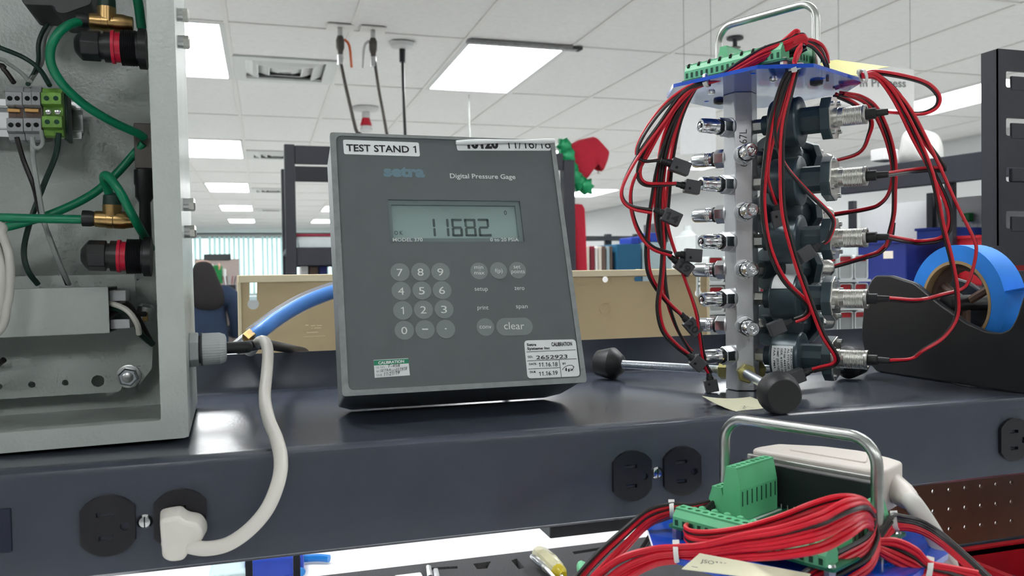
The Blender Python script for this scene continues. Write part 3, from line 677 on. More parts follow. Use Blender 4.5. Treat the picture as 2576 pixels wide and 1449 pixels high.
MB().text(fs, 'In Process', (2163, 218), (2279, 219), 21, 0.001, 0.02).build('lettering', 'ink_soft', t, False)
for px in (2110, 2290):
    q = fs.px(px, 178, -0.003); MB().cyl(q, V3((q.x, q.y, CEIL)), 0.0015, n=6).build('hanging_wire', 'wire_grey', t)
fs = Fr(W(1755, 330, 3.4), (1, -0.45, 0), (0, 0, 1))
t = thing('blank_sign', 'blank white sign hanging under the left part of the blue plate', 'sign', fs.O)
a = fs.uv(1712, 390); c = fs.uv(1800, 268); MB().boxf(fs, a[0], c[0], (fs.uv(1712, 388)[1]), c[1], -0.006, 0).build('board', 'sign_white', t, False)
for px in (1722, 1790):
    q = fs.px(px, 272, -0.003); MB().cyl(q, V3((q.x, q.y, CEIL)), 0.0015, n=6).build('hanging_wire', 'wire_grey', t)
# pegboard with real holes under the right half of the shelf
PBY = 0.827; f = vfr((0, PBY, 0)); x0, x1, z0, z1 = 0.60, 1.10, 1.05, 1.232
hs = []
g0 = f.uv(2429, 1227)
for i in range(-12, 12):
    for j in range(-4, 4):
        u, v = g0[0]+i*0.0254, g0[1]+j*0.0254
        if x0+0.006 < u < x1-0.006 and z0+0.006 < v < z1-0.006: hs.append(circ(u, v, 0.0032, 8))
t = thing('pegboard', 'brown perforated pegboard below the right end of the grey shelf', 'pegboard', ((x0+x1)/2, PBY, BENCH))
MB().plate(f, [rect(x0, x1, z0, z1), *hs], -0.0045, 0).build('perforated_board', 'pegboard_brown', t, False)
MB().box(x0, x1, PBY+0.0005, PBY+0.03, BENCH, z0).build('lower_rail', 'shelf_grey', t, False, 0.002)
# foam tool tray on the bench behind the shelf with its tools
FZ = BENCH+0.03
def bp(px, py, z=FZ): return PZ(px, py, z)
fp = [bp(800, 1449), bp(1700, 1342)]
dirn = (fp[1]-fp[0]); fo = Fr((fp[0].x, fp[0].y, FZ), (dirn.x, dirn.y, 0), (dirn.y*-1, dirn.x, 0))
tray = MB(); hol = []
def fuv(px, py): p = bp(px, py)-fo.O; return (p.dot(fo.U), p.dot(fo.V))
for pts in (((1190, 1418), (1235, 1412), (1225, 1430), (1200, 1432)), ((1286, 1410), (1300, 1405), (1320, 1428), (1305, 1432)), ((1440, 1388), (1540, 1372), (1540, 1379), (1445, 1394)), ((1080, 1428), (1150, 1424), (1152, 1430), (1085, 1434))):
    hol.append([fuv(*p) for p in pts])
t = thing('foam_tray', 'dark grey foam tool tray with cut pockets on the bright bench', 'tool tray', fo.O-V3((0, 0, 0.03)))
MB().plate(fo, [rect(-0.18, 0.85, -0.36, 0.0), *hol], -0.012, 0).build('foam_top', 'foam_grey', t, False)
MB().boxf(fo, -0.18, 0.85, -0.36, 0.0, -0.0295, -0.012).build('foam_base', 'foam_grey', t, False)
def screwdriver(pa, pb, pc, m1, m2, label, sc=1.0):
    a, b, c = bp(*pa, FZ+0.016), bp(*pb, FZ+0.016), bp(*pc, FZ+0.016)
    t = thing('screwdriver', label, 'screwdriver', (a.x, a.y, FZ))
    d = (a-b); L = d.length
    MB().lathe(b, d, [(0, 0.006*sc), (0.008, 0.011*sc), (L*0.45, 0.013*sc), (L*0.85, 0.012*sc), (L, 0.008*sc)], 8).build('handle', m1, t, True, 0.0005)
    MB().lathe(b, -d, [(-0.004, 0.010*sc), (0.004, 0.009*sc), (0.012, 0.005*sc)], 12).build('ferrule', m2, t)
    MB().cyl(b, c, 0.0032, n=10).build('shaft', 'chrome', t)
screwdriver((1352, 1388), (1408, 1440), (1440, 1500), 'acetate_clear', 'acetate_yellow', 'screwdriver with clear yellow handle lying on the grey foam')
screwdriver((1338, 1400), (1372, 1428), (1400, 1460), 'chrome', 'nickel', 'slim metal screwdriver beside the yellow handled one', 0.42)
screwdriver((1462, 1418), (1468, 1450), (1475, 1490), 'term_green', 'nickel', 'small driver with green tip standing by the red wires', 0.55)
for k, (pa, pb, l) in enumerate((((1078, 1428), (1082, 1455), 'short bright metal bit on the grey foam, left of two'), ((1096, 1436), (1100, 1460), 'short bright metal bit on the grey foam, right of two'))):
    tag(MB().cyl(bp(*pa, FZ+0.006), bp(*pb, FZ+0.006), 0.004, 0.005, 8).build('metal_bit', 'chrome'), l, 'tool bit', 'metal bits on the foam')
a = bp(992, 1458, FZ); tag(MB().box(a.x, a.x+0.035, a.y-0.03, a.y, FZ, FZ+0.006).build('paper_label_box', 'paper', None, False, 0.002), 'small white label box at the front of the grey foam', 'box')
BZ = BENCH
t = thing('pliers', 'pliers with blue grips lying on the white bench', 'pliers', (*bp(740, 1420, BZ).xy, BZ))
for q in (((690, 1414), (720, 1424), (760, 1440)), ((760, 1405), (800, 1403), (828, 1405))):
    MB().tube([bp(x, y, BZ+0.008) for x, y in q], 0.006, 8).build('grip', 'blue_grip', t)
MB().tube([bp(x, y, BZ+0.008) for x, y in ((700, 1418), (725, 1409), (764, 1405))], 0.0045, 8).build('jaw', 'steel', t)
a = bp(655, 1430, BZ); tag(MB().box(a.x-0.02, a.x+0.06, a.y-0.05, a.y+0.02, BZ, BZ+0.03).build('blue_case', 'blue_plastic', None, False, 0.004), 'dark blue case on the bench below the plug cord', 'case')
a = bp(605, 1440, BZ); tag(MB().box(a.x-0.04, a.x+0.01, a.y-0.06, a.y+0.01, BZ, BZ+0.02).build('grey_case', 'pale_board', None, False, 0.004), 'pale grey case left of the dark blue case', 'case')
p = PY(2480, 1405, 0.80); t = thing('red_bin', 'red plastic bin below the pegboard at the right edge', 'bin', (p.x, 0.72, BENCH)); zt = PY(2480, 1384, 0.80).z; xa = PY(2405, 1400, 0.80).x
fr = Fr((xa, 0.65, BENCH), (1, 0, 0), (0, 0, 1)); hh = zt-BENCH
MB().boxf(fr, 0, 0.17, 0, 0.003, -0.16, 0).boxf(fr, 0, 0.17, 0.003, hh, -0.003, 0).boxf(fr, 0, 0.17, 0.003, hh, -0.16, -0.157).boxf(fr, 0, 0.003, 0.003, hh, -0.157, -0.003).boxf(fr, 0.167, 0.17, 0.003, hh, -0.157, -0.003).build('tub', 'red_plastic', t, False, 0.0015)
MB().plate(Fr((xa, 0.65, zt), (1, 0, 0), (0, 1, 0)), [rounded(rect(-0.006, 0.176, -0.006, 0.166), 0.006), rect(0.003, 0.167, 0.003, 0.157)], -0.008, 0.001).build('rim', 'red_plastic', t, False, 0.001)
# ================================================================== the grey riser shelf with its outlets
SY, ST, SB, LY = 0.507, 1.300, 1.2362, 0.781
sh = thing('riser_shelf', 'grey steel riser shelf with black outlets along its front', 'shelf', (0.3, 0.65, ST))
prof = [(LY+0.0, SB+0.004), (SY+0.004, SB), (SY, SB+0.003), (SY, ST-0.004), (SY+0.0010, ST-0.0004), (SY+0.0035, ST+0.0012), (SY+0.016, ST+0.0010), (SY+0.034, ST+0.0005), (SY+0.062, ST), (LY-0.006, ST), (LY-0.001, ST+0.002), (LY+0.001, ST+0.006), (LY+0.004, ST+0.0355), (LY+0.0065, ST+0.0355), (LY+0.0035, SB+0.004)]
fx = Fr((0, 0, 0), (0, 1, 0), (0, 0, 1))        # normal +X
mb = MB(); mb.prism(fx, prof, -0.62, 1.15); mb.build('shelf_body', 'shelf_grey', sh, True)
for xx in (-0.60, 1.10):
    MB().box(xx, xx+0.04, 0.60, 0.74, BENCH, SB+0.004).build('support_leg', 'shelf_grey', sh, False, 0.003)
sf = vfr((0, SY, 0))
def outlet_shape(u, v, r=0.0172, half=0.0142):
    q0 = math.acos(half/r); pts = []
    for k in range(9): q = q0+(math.pi-2*q0)*k/8; pts.append((u+r*math.cos(q), v+r*math.sin(q)))
    for k in range(9): q = math.pi+q0+(math.pi-2*q0)*k/8; pts.append((u+r*math.cos(q), v+r*math.sin(q)))
    return pts
for ui, (px, py) in enumerate(((365, 1314), (1651, 1188), (2592, 1098))):
    c = sf.uv(px, py); cu, cv = c[0], 1.2672
    rec = MB().lathe(sf.pt(cu, cv, -0.004), sf.N, [(0, 0.0042), (0.005, 0.0042), (0.0064, 0.003), (0.0066, 0.0)], 16).build('duplex_outlet', 'chrome', sh, label='outlet centre screw')
    MB().boxf(sf, cu-0.0003, cu+0.0003, cv-0.0032, cv+0.0032, 0.0022, 0.0027).build('screw_slot', 'hole_black', rec, False)
    for s in (-1, 1):
        fu = cu+s*0.01905
        sl = [rect(fu-0.0058, fu+0.0032, cv+0.0052, cv+0.0078), rect(fu-0.0048, fu+0.0030, cv-0.0082, cv-0.0056), circ(fu+0.0088, cv-0.0010, 0.0026, 12)]
        MB().plate(sf, [outlet_shape(fu, cv), *sl], -0.001, 0.0030).build('outlet_face', 'outlet_black', rec, False, 0.0007)
        MB().plate(sf, [outlet_shape(fu, cv, 0.0168, 0.0139)], -0.003, -0.001).build('outlet_back', 'hole_black', rec, False)
a = sf.uv(-40, 1415); b = sf.uv(29, 1302)
MB().boxf(sf, a[0]-0.01, b[0], 1.2575, 1.2815, -0.002, 0.0015).build('breaker_cover', 'breaker_navy', sh, False, 0.0005)
a = PY(1372, 1340, SY+0.03); b = PY(1690, 1300, SY+0.03)
lamp = thing('undershelf_lamp', 'black lamp box fixed under the grey shelf', 'lamp', ((a.x+b.x)/2, 0.60, SB-0.014))
MB().box(a.x, b.x+0.03, SY+0.02, SY+0.12, SB-0.0135, SB+0.0002).build('housing', 'black_plastic', lamp, False, 0.001)
MB().box(a.x+0.01, b.x+0.02, SY+0.085, SY+0.115, SB-0.0148, SB-0.0132).build('lamp_tube', 'lens', lamp, False)
ad = bpy.data.lights.new('bench_light', 'AREA'); ad.shape = 'RECTANGLE'; ad.size = 0.09; ad.size_y = 0.03; ad.energy = 2.2; ad.color = (1, 0.98, 0.96)
ao = bpy.data.objects.new('bench_light', ad); COL.objects.link(ao); ao.location = ((a.x+b.x)/2+0.015, SY+0.10, SB-0.0155); ao.rotation_euler = (R(32), 0, 0)
# white moulded plug and cord
pf = sf.off(0.003)
cu, cv = -0.0491, 1.2672
plug = thing('mains_cable', 'white power cord with moulded plug looping up from the left outlet', 'power cord', pf.pt(cu, cv))
pl = [pf.uv(*q) for q in ((402, 1278), (458, 1268), (474, 1283), (508, 1288), (524, 1312), (522, 1338), (492, 1352), (470, 1392), (432, 1396), (410, 1385))]
MB().prism(pf, rounded(pl, 0.003, 3), 0.0002, 0.019, 0.86).build('plug_body', 'cord_white', plug, True, 0.0022, seg=3)
for s in (1, -1): MB().boxf(pf, cu-0.006, cu+0.002, cv+s*0.0065-0.001, cv+s*0.0065+0.001, -0.006, 0.002).build('prong', 'brass', plug, False)
MB().lathe(W(446, 1362, 0.468), W(428, 1372, 0.448)-W(446, 1362, 0.468), [(0, 0.0088), (0.006, 0.0075), (0.010, 0.0062)], 18).build('strain_relief', 'cord_white', plug)
cp = [(455, 1366, .468), (478, 1374, .458), (520, 1380, .456), (575, 1368, .458), (630, 1330, .462), (675, 1275, .467), (702, 1205, .474), (706, 1150, .484), (694, 1100, .500), (676, 1055, .520), (666, 1000, .548), (671, 940, .572), (674, 890, .588), (668, 862, .598), (655, 858, .612), (640, 872, .64), (630, 884, .68), (620, 880, .74), (602, 876, .82), (592, 950, .88), (585, 1050, .92)]
MB().tube([W(*q) for q in cp], 0.0041, 14, 6).build('cord', 'cord_white', plug)
# ================================================================== grey electrical enclosure
EP = R(2.2); ER = R(0.6); EW, EH, ED = 0.34, 0.40, 0.15
cp = PZ(475, 1101.5, ST+EW*math.sin(ER)); u_ = V3((math.cos(EP)*math.cos(ER), math.sin(EP)*math.cos(ER), math.sin(ER)))
ef = Fr(cp, u_, u_.cross(V3((-math.sin(EP), math.cos(EP), 0))))             # u to the right, n towards the viewer
enc = thing('electrical_enclosure', 'open grey painted steel electrical enclosure standing on the shelf', 'enclosure', ef.pt(-EW/2, 0, -ED/2))
bl = [ef.uv(0, 1087.0), ef.uv(404, 1057.0)]; lipu = ef.uv(403, 1000)[0]; lipv = 0.0125
shell = MB()
shell.plate(ef, [rounded(rect(-EW, 0, 0.0002, EH), 0.003), rounded(rect(-EW+0.018, lipu, lipv, EH-0.0125), 0.002)], -0.0016, 0)
shell.boxf(ef, lipu, lipu+0.0016, lipv, EH-0.0125, -0.013, -0.0016).boxf(ef, -EW+0.0164, -EW+0.018, lipv, EH-0.0125, -0.013, -0.0016).boxf(ef, -EW+0.018, lipu, lipv-0.0016, lipv, -0.013, -0.0016).boxf(ef, -EW+0.018, lipu, EH-0.0125, EH-0.0109, -0.013, -0.0016)
shell.boxf(ef, -EW, 0, 0.0002, EH, -ED, -ED+0.0016)
for q in ((-0.0016, 0, 0.0002, EH), (-EW, -EW+0.0016, 0.0002, EH), (-EW+0.0016, -0.0016, 0.0002, 0.0018), (-EW+0.0016, -0.0016, EH-0.0016, EH)): shell.boxf(ef, *q, -ED+0.0016, -0.0016)
shell.build('shell', 'enclosure_grey', enc, False, 0.0007)
BK = -ED+0.0016; PN = -0.124
pp = ef.off(PN)
ppoly = [pp.uv(*q) for q in ((-520, 1043), (-20, 1005), (298, 985), (305, 980), (308, 972), (335, 972), (352, 967), (383, 925), (386, 862), (352, 838), (338, 690), (-520, 705))]
hs = [circ(*pp.uv(px, py), r*0.65/2050, 16) for px, py, r in ((81, 967, 7.5), (165, 962, 7), (247, 958, 14), (-1, 972, 7))]
MB().plate(pp, [ppoly, *hs], 0, 0.0016).build('mounting_plate', 'enclosure_grey', enc, False)
c = pp.uv(325, 946); bo = MB().lathe(pp.pt(*c, -0.02), pp.N, [(0, 0.004), (0.030, 0.004), (0.0305, 0.003)], 16).build('stud_bolt', 'steel', enc)
MB().lathe(pp.pt(*c, 0.0016), pp.N, [(0, 0.0088), (0.0014, 0.0088), (0.0016, 0.008)], 24).build('washer', 'steel', bo)
MB().lathe(pp.pt(*c, 0.0032), pp.N, [(0, 0.0072), (0.005, 0.0072), (0.006, 0.006)], 6).build('hex_nut', 'zinc', bo)
# din rail with terminal blocks
rf = ef.off(BK+0.002)
a = rf.uv(-60, 350); b = rf.uv(204, 258); rb = rf.off(0.018); 
u1, vt = rb.uv(204, 256); vb = rb.uv(204, 350)[1]
rail = MB().boxf(rb, -0.29, u1, vb+0.006, vt-0.006, -0.007, -0.006).boxf(rb, -0.29, u1, vb, vb+0.0055, 0, 0.001).boxf(rb, -0.29, u1, vt-0.0055, vt, 0, 0.001).boxf(rb, -0.29, u1, vb+0.0055, vb+0.0065, -0.007, 0.001).boxf(rb, -0.29, u1, vt-0.0065, vt-0.0055, -0.007, 0.001)
rail = rail.boxf(rb, u1-0.03, u1-0.02, vb+0.01, vb+0.02, -0.0175, -0.007).build('mounting_rail', 'steel', enc, False, 0.0004)
tf = ef.off(BK+0.060)
def slab(px0, px1, py0, py1, m, m2, kind):
    a = tf.uv(px0, py1); b = tf.uv(px1, py0); u0, u1 = a[0]+0.0001, b[0]-0.0001; v0, v1 = a[1], b[1]; h = v1-v0
    prof = [(-0.040, v0+h*0.14), (-0.012, v0), (-0.006, v0+h*0.02), (-0.004, v0+h*0.13), (0, v0+h*0.16), (0, v0+h*0.39), (-0.006, v0+h*0.42), (-0.006, v0+h*0.60), (0, v0+h*0.63), (0, v0+h*0.86), (-0.004, v0+h*0.88), (-0.006, v0+h*0.98), (-0.012, v1), (-0.040, v1-h*0.14)]
    side = Fr(tf.pt(u0, 0, 0), tf.N, tf.V)            # u = depth, v = up, normal = -U
    bk = MB().prism(side, prof, -(u1-u0), 0).build('terminal_block', m, enc, False, 0.0003)
    uc = (u0+u1)/2
    for vv in (0.27, 0.745):
        MB().lathe(tf.pt(uc, v0+h*vv, -0.003), tf.N, [(0, 0.0017), (0.0032, 0.0017)], 12).build('wire_hole', 'hole_black' if kind == 0 else 'term_hole', bk)
    if kind == 0: MB().boxf(tf, u0+0.0006, u1-0.0006, v0+h*0.43, v0+h*0.59, -0.0062, -0.0056).build('marker_window', 'brown_board', bk, False)
    else: MB().lathe(tf.pt(uc, v0+h*0.50, -0.0065), tf.N, [(0, 0.0019), (0.0018, 0.0019), (0.0021, 0.001)], 10).build('clamp_screw', 'chrome', bk)
for x0, x1 in ((17, 35), (35, 54), (60, 80), (80, 100)): slab(x0, x1, 212, 352, 'term_grey', 'term_grey', 0)
for k, (x0, x1) in enumerate(((106, 130), (130, 153))): slab(x0, x1, 216, 340, 'term_yellowgreen', 'term_yellowgreen', 1)
for x0, x1 in ((20, 50), (63, 97)):
    a = tf.uv(x0, 281, -0.004); b = tf.uv(x1, 275, -0.004); MB().boxf(tf, a[0], b[0], a[1], b[1], -0.0055, -0.003).build('jumper_bar', 'din_gold', enc, False)
a = tf.uv(153, 345); b = tf.uv(164, 225); MB().boxf(tf, a[0], b[0]-0.001, a[1], b[1], -0.03, -0.012).build('block_shade_strip', 'wire_green', enc, False, 0.001)  # dark green box stands in for the shade beside the terminal blocks
# power supply cover on the mounting plate
c0 = pp.off(0.045); a = c0.uv(-230, 866); b = c0.uv(272, 721); vb = c0.uv(272, 838)[1]
MB().boxf(c0, -0.30, b[0], vb, b[1], -0.001, 0).boxf(c0, -0.30, b[0], vb, vb+0.001, -0.043, -0.001).boxf(c0, -0.30, b[0], b[1]-0.001, b[1], -0.043, -0.001).build('power_supply_cover', 'enclosure_grey', enc, False, 0.0005)
a = c0.uv(272, 838); MB().boxf(c0, b[0]-0.001, b[0]+0.012, vb+0.002, vb+0.009, -0.04, -0.012).boxf(c0, b[0]-0.001, b[0]+0.010, b[1]-0.011, b[1]-0.003, -0.04, -0.012).build('mounting_tab', 'alu', enc, False, 0.0004)
EN = ef
def E_(px, py, n): return ef.px(px, py, n)
def etube(name, pts, r, m, n=10): return MB().tube([E_(*q) for q in pts], r, n, 6).build(name, m, enc)
etube('wire', [(272, 775, -0.09), (310, 780, -0.08), (338, 800, -0.075), (352, 838, -0.08), (384, 866, -0.09)], 0.0022, 'wire_green', 8)
etube('wire', [(272, 762, -0.09), (300, 770, -0.078), (325, 785, -0.07), (345, 815, -0.07), (350, 840, -0.075)], 0.0020, 'cord_white', 8)
etube('wire', [(272, 798, -0.09), (300, 782, -0.085), (330, 790, -0.08), (365, 790, -0.09)], 0.0020, 'wire_black', 8)
etube('wire', [(272, 782, -0.09), (305, 765, -0.085), (325, 768, -0.085), (345, 795, -0.085), (380, 860, -0.09)], 0.0018, 'wire_black', 8)
MB().lathe(E_(362, 805, -0.11), (0.2, 0, 1), [(0, 0.006), (0.010, 0.006), (0.012, 0.004)], 12).build('ground_lug', 'steel', enc)
MB().boxf(ef, *[x for x in (ef.uv(358, 800, -0.1)[0], ef.uv(372, 800, -0.1)[0])], ef.uv(360, 808, -0.1)[1], ef.uv(360, 786, -0.1)[1], -0.11, -0.10).build('crimp_terminal', 'brass', enc, False, 0.0005)
# green air tubing
TR = 0.0030
etube('air_tube', [(218, 54, -0.06), (185, 58, -0.055), (150, 80, -0.05), (128, 120, -0.05), (130, 165, -0.055), (160, 215, -0.06), (215, 265, -0.07), (280, 305, -0.08), (345, 335, -0.09), (362, 345, -0.095)], TR, 'tube_green', 12)
etube('air_tube', [(362, 360, -0.10), (335, 390, -0.105), (290, 440, -0.105), (230, 490, -0.10), (150, 530, -0.095), (60, 560, -0.09), (-40, 580, -0.085), (-350, 610, -0.08), (-785, 590, -0.08)], TR, 'tube_green', 12)
etube('air_tube', [(-785, 535, -0.06), (-350, 541, -0.06), (-60, 546, -0.06), (60, 549, -0.06), (150, 551, -0.06), (228, 552, -0.06)], TR, 'tube_green', 12)
etube('air_tube', [(281, 515, -0.06), (274, 485, -0.058), (263, 456, -0.05), (262, 444, -0.045), (272, 444, -0.04), (300, 480, -0.035), (335, 545, -0.04), (362, 592, -0.06), (380, 625, -0.08)], TR, 'tube_green', 12)
etube('air_tube', [(338, -30, -0.08), (348, 10, -0.08), (356, 70, -0.09)], TR*1.1, 'tube_green', 12)
def tee(x0, y0, x1, y1, bx, by, n):
    p0, p1, pb = E_(x0, y0, n), E_(x1, y1, n), E_(bx, by, n); pc = (p0+p1)/2+(p1-p0)*0.0; d = (p1-p0); L = d.length
    pc = E_(bx, (y0+y1)/2, n)
    t_ = MB().lathe(p0, d, [(0.002, 0.0045), (0.003, 0.0055), (0.010, 0.0058), (0.0102, 0.0062), (0.014, 0.0062), (0.0142, 0.0052), (L-0.012, 0.0052), (L-0.0118, 0.0062), (L-0.006, 0.0062), (L-0.004, 0.0056), (L, 0.005)], 14)
    t_.lathe(pc, pb-pc, [(0, 0.006), (0.010, 0.0062), (0.0102, 0.0056), ((pb-pc).length, 0.0056)], 14)
    o = t_.build('brass_tee', 'brass', enc)
    MB().lathe(p0, d, [(-0.005, 0.0055), (0, 0.0055), (0.0025, 0.0048)], 14).build('release_collar', 'black_plastic', o)
    MB().lathe(pb, pb-pc, [(-0.001, 0.006), (0.006, 0.0058), (0.008, 0.004)], 14).build('release_collar', 'wire_green', o)
tee(215, 52, 335, 62, 268, 22, -0.06); tee(228, 550, 335, 555, 282, 515, -0.06)
def bulkhead(x0, y0, x1, y1, hp, n):
    p0, p1 = E_(x0, y0, n), E_(x1, y1, n); d = p1-p0; L = d.length; r = hp*0.58/2050
    o = MB().lathe(p0, d, [(0, r*0.45), (0.002, r*0.72), (L*0.11, r), (L*0.36, r)], 8).build('push_fitting', 'black_plastic', enc, True, 0.0006)
    MB().lathe(p0+d*0.36, d, [(0, r*0.82), (L*0.06, r*0.82), (L*0.06, r), (L*0.17, r), (L*0.17, r*0.8), (L*0.24, r*0.8)], 20).build('neck', 'black_plastic', o)
    MB().lathe(p0+d*0.52, d, [(0, r*1.06), (L*0.045, r*1.06), (L*0.05, r*0.95), (L*0.13, r*0.95)], 24).build('lock_ring', 'red_ring', o)
    pr = []
    for k in range(9): pr += [(L*(0.66+0.025*k), r*1.16), (L*(0.672+0.025*k), r*1.10)]
    MB().lathe(p0, d, pr+[(L*0.9, r*1.1), (L*0.91, r*1.3), (L*1.02, r*1.3)], 24).build('threaded_sleeve', 'black_plastic', o)
bulkhead(188, 112, 366, 124, 37, -0.05); bulkhead(205, 642, 378, 646, 37, -0.05)
for q in ((60, 330, 300, 470), (340, 315, 372, 425)): pass
a = ef.uv(343, 428, -0.11); b = ef.uv(352, 315, -0.11)
MB().boxf(ef, a[0], a[0]+0.022, a[1], b[1], -0.135, -0.10).build('valve_block', 'copper_dark', enc, False, 0.0008)
MB().lathe(ef.px(362, 428, -0.10), (0, 0, -1), [(0, 0.007), (0.01, 0.0072), (0.012, 0.0065), (0.020, 0.0065), (0.024, 0.004), (0.055, 0.0045)], 14).build('valve_stem', 'black_plastic', enc)
a = ef.uv(35, 30, -0.08); b = ef.uv(232, -60, -0.08)
MB().prism(ef, rounded([ef.uv(35, -40, -0.08), ef.uv(60, 12, -0.08), ef.uv(135, 14, -0.08), ef.uv(142, 32, -0.08), ef.uv(165, 34, -0.08), ef.uv(230, 10, -0.08), ef.uv(232, -40, -0.08)], 0.002, 3), -0.13, -0.08).build('relay_module', 'black_plastic', enc, False, 0.001)
etube('wire', [(222, 0, -0.10), (195, 28, -0.115), (140, 55, -0.13), (115, 85, -0.135), (108, 130, -0.135), (104, 160, -0.13), (75, 205, -0.09)], 0.0016, 'wire_grey', 8)
etube('wire', [(150, 30, -0.12), (118, 62, -0.125), (98, 105, -0.128), (97, 150, -0.125), (90, 175, -0.11), (70, 212, -0.09)], 0.0016, 'wire_green', 8)
etube('wire', [(-785, 60, -0.10), (-350, 70, -0.10), (-40, 105, -0.10), (0, 120, -0.10), (60, 145, -0.105), (100, 175, -0.10), (125, 215, -0.09)], 0.0017, 'wire_green', 8)
etube('wire', [(-785, 120, -0.10), (-300, 120, -0.10), (-20, 160, -0.095), (10, 175, -0.095), (35, 208, -0.09)], 0.0017, 'wire_black', 8)
etube('wire', [(-785, 95, -0.105), (-300, 98, -0.105), (-20, 145, -0.10), (20, 160, -0.10), (55, 185, -0.10), (75, 208, -0.09)], 0.0014, 'wire_grey', 8)
etube('wire', [(42, 345, -0.08), (58, 400, -0.085), (85, 470, -0.085), (100, 530, -0.085), (130, 610, -0.09), (170, 716, -0.10)], 0.0017, 'wire_black', 8)
etube('wire', [(82, 345, -0.08), (84, 400, -0.08), (100, 500, -0.08), (112, 560, -0.08), (140, 640, -0.085), (174, 716, -0.10)], 0.0017, 'wire_grey', 8)
etube('wire', [(148, 335, -0.085), (140, 390, -0.09), (108, 470, -0.095), (75, 560, -0.095), (60, 630, -0.095), (70, 680, -0.095), (96, 716, -0.10)], 0.0019, 'wire_green', 8)
etube('wire', [(82, 348, -0.07), (86, 368, -0.068), (97, 372, -0.068), (107, 360, -0.07), (104, 330, -0.08)], 0.0013, 'wire_grey', 8)
etube('grey_cable', [(-785, 500, -0.07), (-300, 500, -0.07), (-20, 560, -0.06), (5, 590, -0.055), (22, 640, -0.05), (26, 700, -0.05), (18, 770, -0.05), (-10, 840, -0.05), (-150, 905, -0.05), (-785, 925, -0.06)], 0.0028, 'cable_grey', 10)
etube('grey_cable', [(-785, 530, -0.07), (-300, 525, -0.07), (-30, 585, -0.06), (-8, 620, -0.055), (5, 680, -0.05), (0, 760, -0.05), (-30, 830, -0.05), (-180, 885, -0.05), (-785, 900, -0.06)], 0.0028, 'cable_grey', 10)
etube('wire', [(-120, 960, -0.119), (-20, 925, -0.118), (0, 912, -0.112), (10, 905, -0.11)], 0.0022, 'wire_black', 8)
# side fittings and cable gland
for (px, py) in ((461, 38), (461, 106), (473, 515), (473, 583)):
    v = ef.uv(px, py, -0.035)[1]; o = ef.pt(0.0, v, -0.035)
    b_ = MB().lathe(o, ef.U, [(0, 0.0044), (0.0035, 0.0044)], 14).build('side_fitting', 'steel', enc)
    MB().lathe(o, ef.U, [(0.0022, 0.0044), (0.0065, 0.0046), (0.0075, 0.0034), (0.0076, 0.0012)], 6).build('acorn_nut', 'nickel', b_, False)
v = ef.uv(520, 878, -0.05)[1]; o = ef.pt(0, v, -0.05)
g = MB().lathe(o, ef.U, [(0, 0.0122), (0.0055, 0.0122), (0.006, 0.0114)], 6, flat=(0, 0, 1)).build('cable_gland', 'gland_grey', enc, False, 0.0006)
pr = [(0.005, 0.0098), (0.0075, 0.0098), (0.0078, 0.0118), (0.009, 0.0118), (0.0092, 0.0112)]
MB().lathe(o, ef.U, [(0.005, 0.0098), (0.0075, 0.0098)], 20).lathe(o, ef.U, [(0.0075, 0.0116), (0.0085, 0.0116)], 24).build('gland_thread', 'vent_dark', g)
mb = MB(); n = 72; a_ = ef.V; b_ = ef.N; vs = []
prof_ = [(0.0085, 0.0113), (0.0200, 0.0112), (0.0235, 0.0098), (0.0245, 0.0075)]
for t_, r_ in prof_:
    for i in range(n):
        q = 2*math.pi*i/n; rr = r_*(1-(0.018 if i % 2 else 0)); vs.append(o+ef.U*t_+(a_*math.cos(q)+b_*math.sin(q))*rr)
fs = [(k*n+i, k*n+(i+1) % n, (k+1)*n+(i+1) % n, (k+1)*n+i) for k in range(3) for i in range(n)]+[tuple(range(n)), tuple(3*n+i for i in range(n))]
mb.add(vs, fs).build('gland_cap', 'gland_grey', g, False)
cc = o+ef.U*0.018
pts = [cc, cc+ef.U*0.02, W(600, 876, .60), W(640, 868, .625), W(665, 866, .66), W(700, 872, .71), W(740, 880, .78), W(772, 893, .84), W(790, 960, .86), W(800, 1040, .9)]
tag(MB().tube(pts, 0.0042, 12).build('black_cable', 'black_rubber'), 'black cable running from the cable gland over the back of the shelf', 'cable')
# blue air hose with brass ferrule
t = thing('blue_hose', 'clear sleeved blue air hose with brass ferrule behind the gauge', 'hose', W(720, 800, .80))
hp = [W(632, 850, .76), W(660, 830, .765), W(700, 800, .78), W(760, 765, .80), W(826, 738, .82), W(890, 722, .84), W(960, 716, .85)]
MB().tube(hp, 0.0070, 14).build('inner_hose', 'hose_blue', t)
MB().tube([p+V3((0, 0, 0.0012)) for p in hp], 0.0090, 16).build('clear_sleeve', 'hose_clear', t)
d = (W(616, 862, .757)-W(640, 843, .762)); MB().lathe(W(640, 843, .762), d, [(0, 0.0085), (0.008, 0.0085)], 6).build('ferrule', 'brass', t, False, 0.0004)
q0 = W(628, 852, .759); q1 = W(560, 905, .79); MB().lathe(q0, q1-q0, [(0, 0.0075), ((q1-q0).length, 0.0075)], 16).build('nozzle_tube', 'chrome', t)
p = q1; tag(MB().tube([q0.lerp(q1, 0.9), q1, W(545, 960, .86), W(540, 1060, .9)], 0.0065, 12).build('hose_tail', 'wire_grey'), 'grey hose tail dropping behind the shelf lip under the blue hose', 'hose')
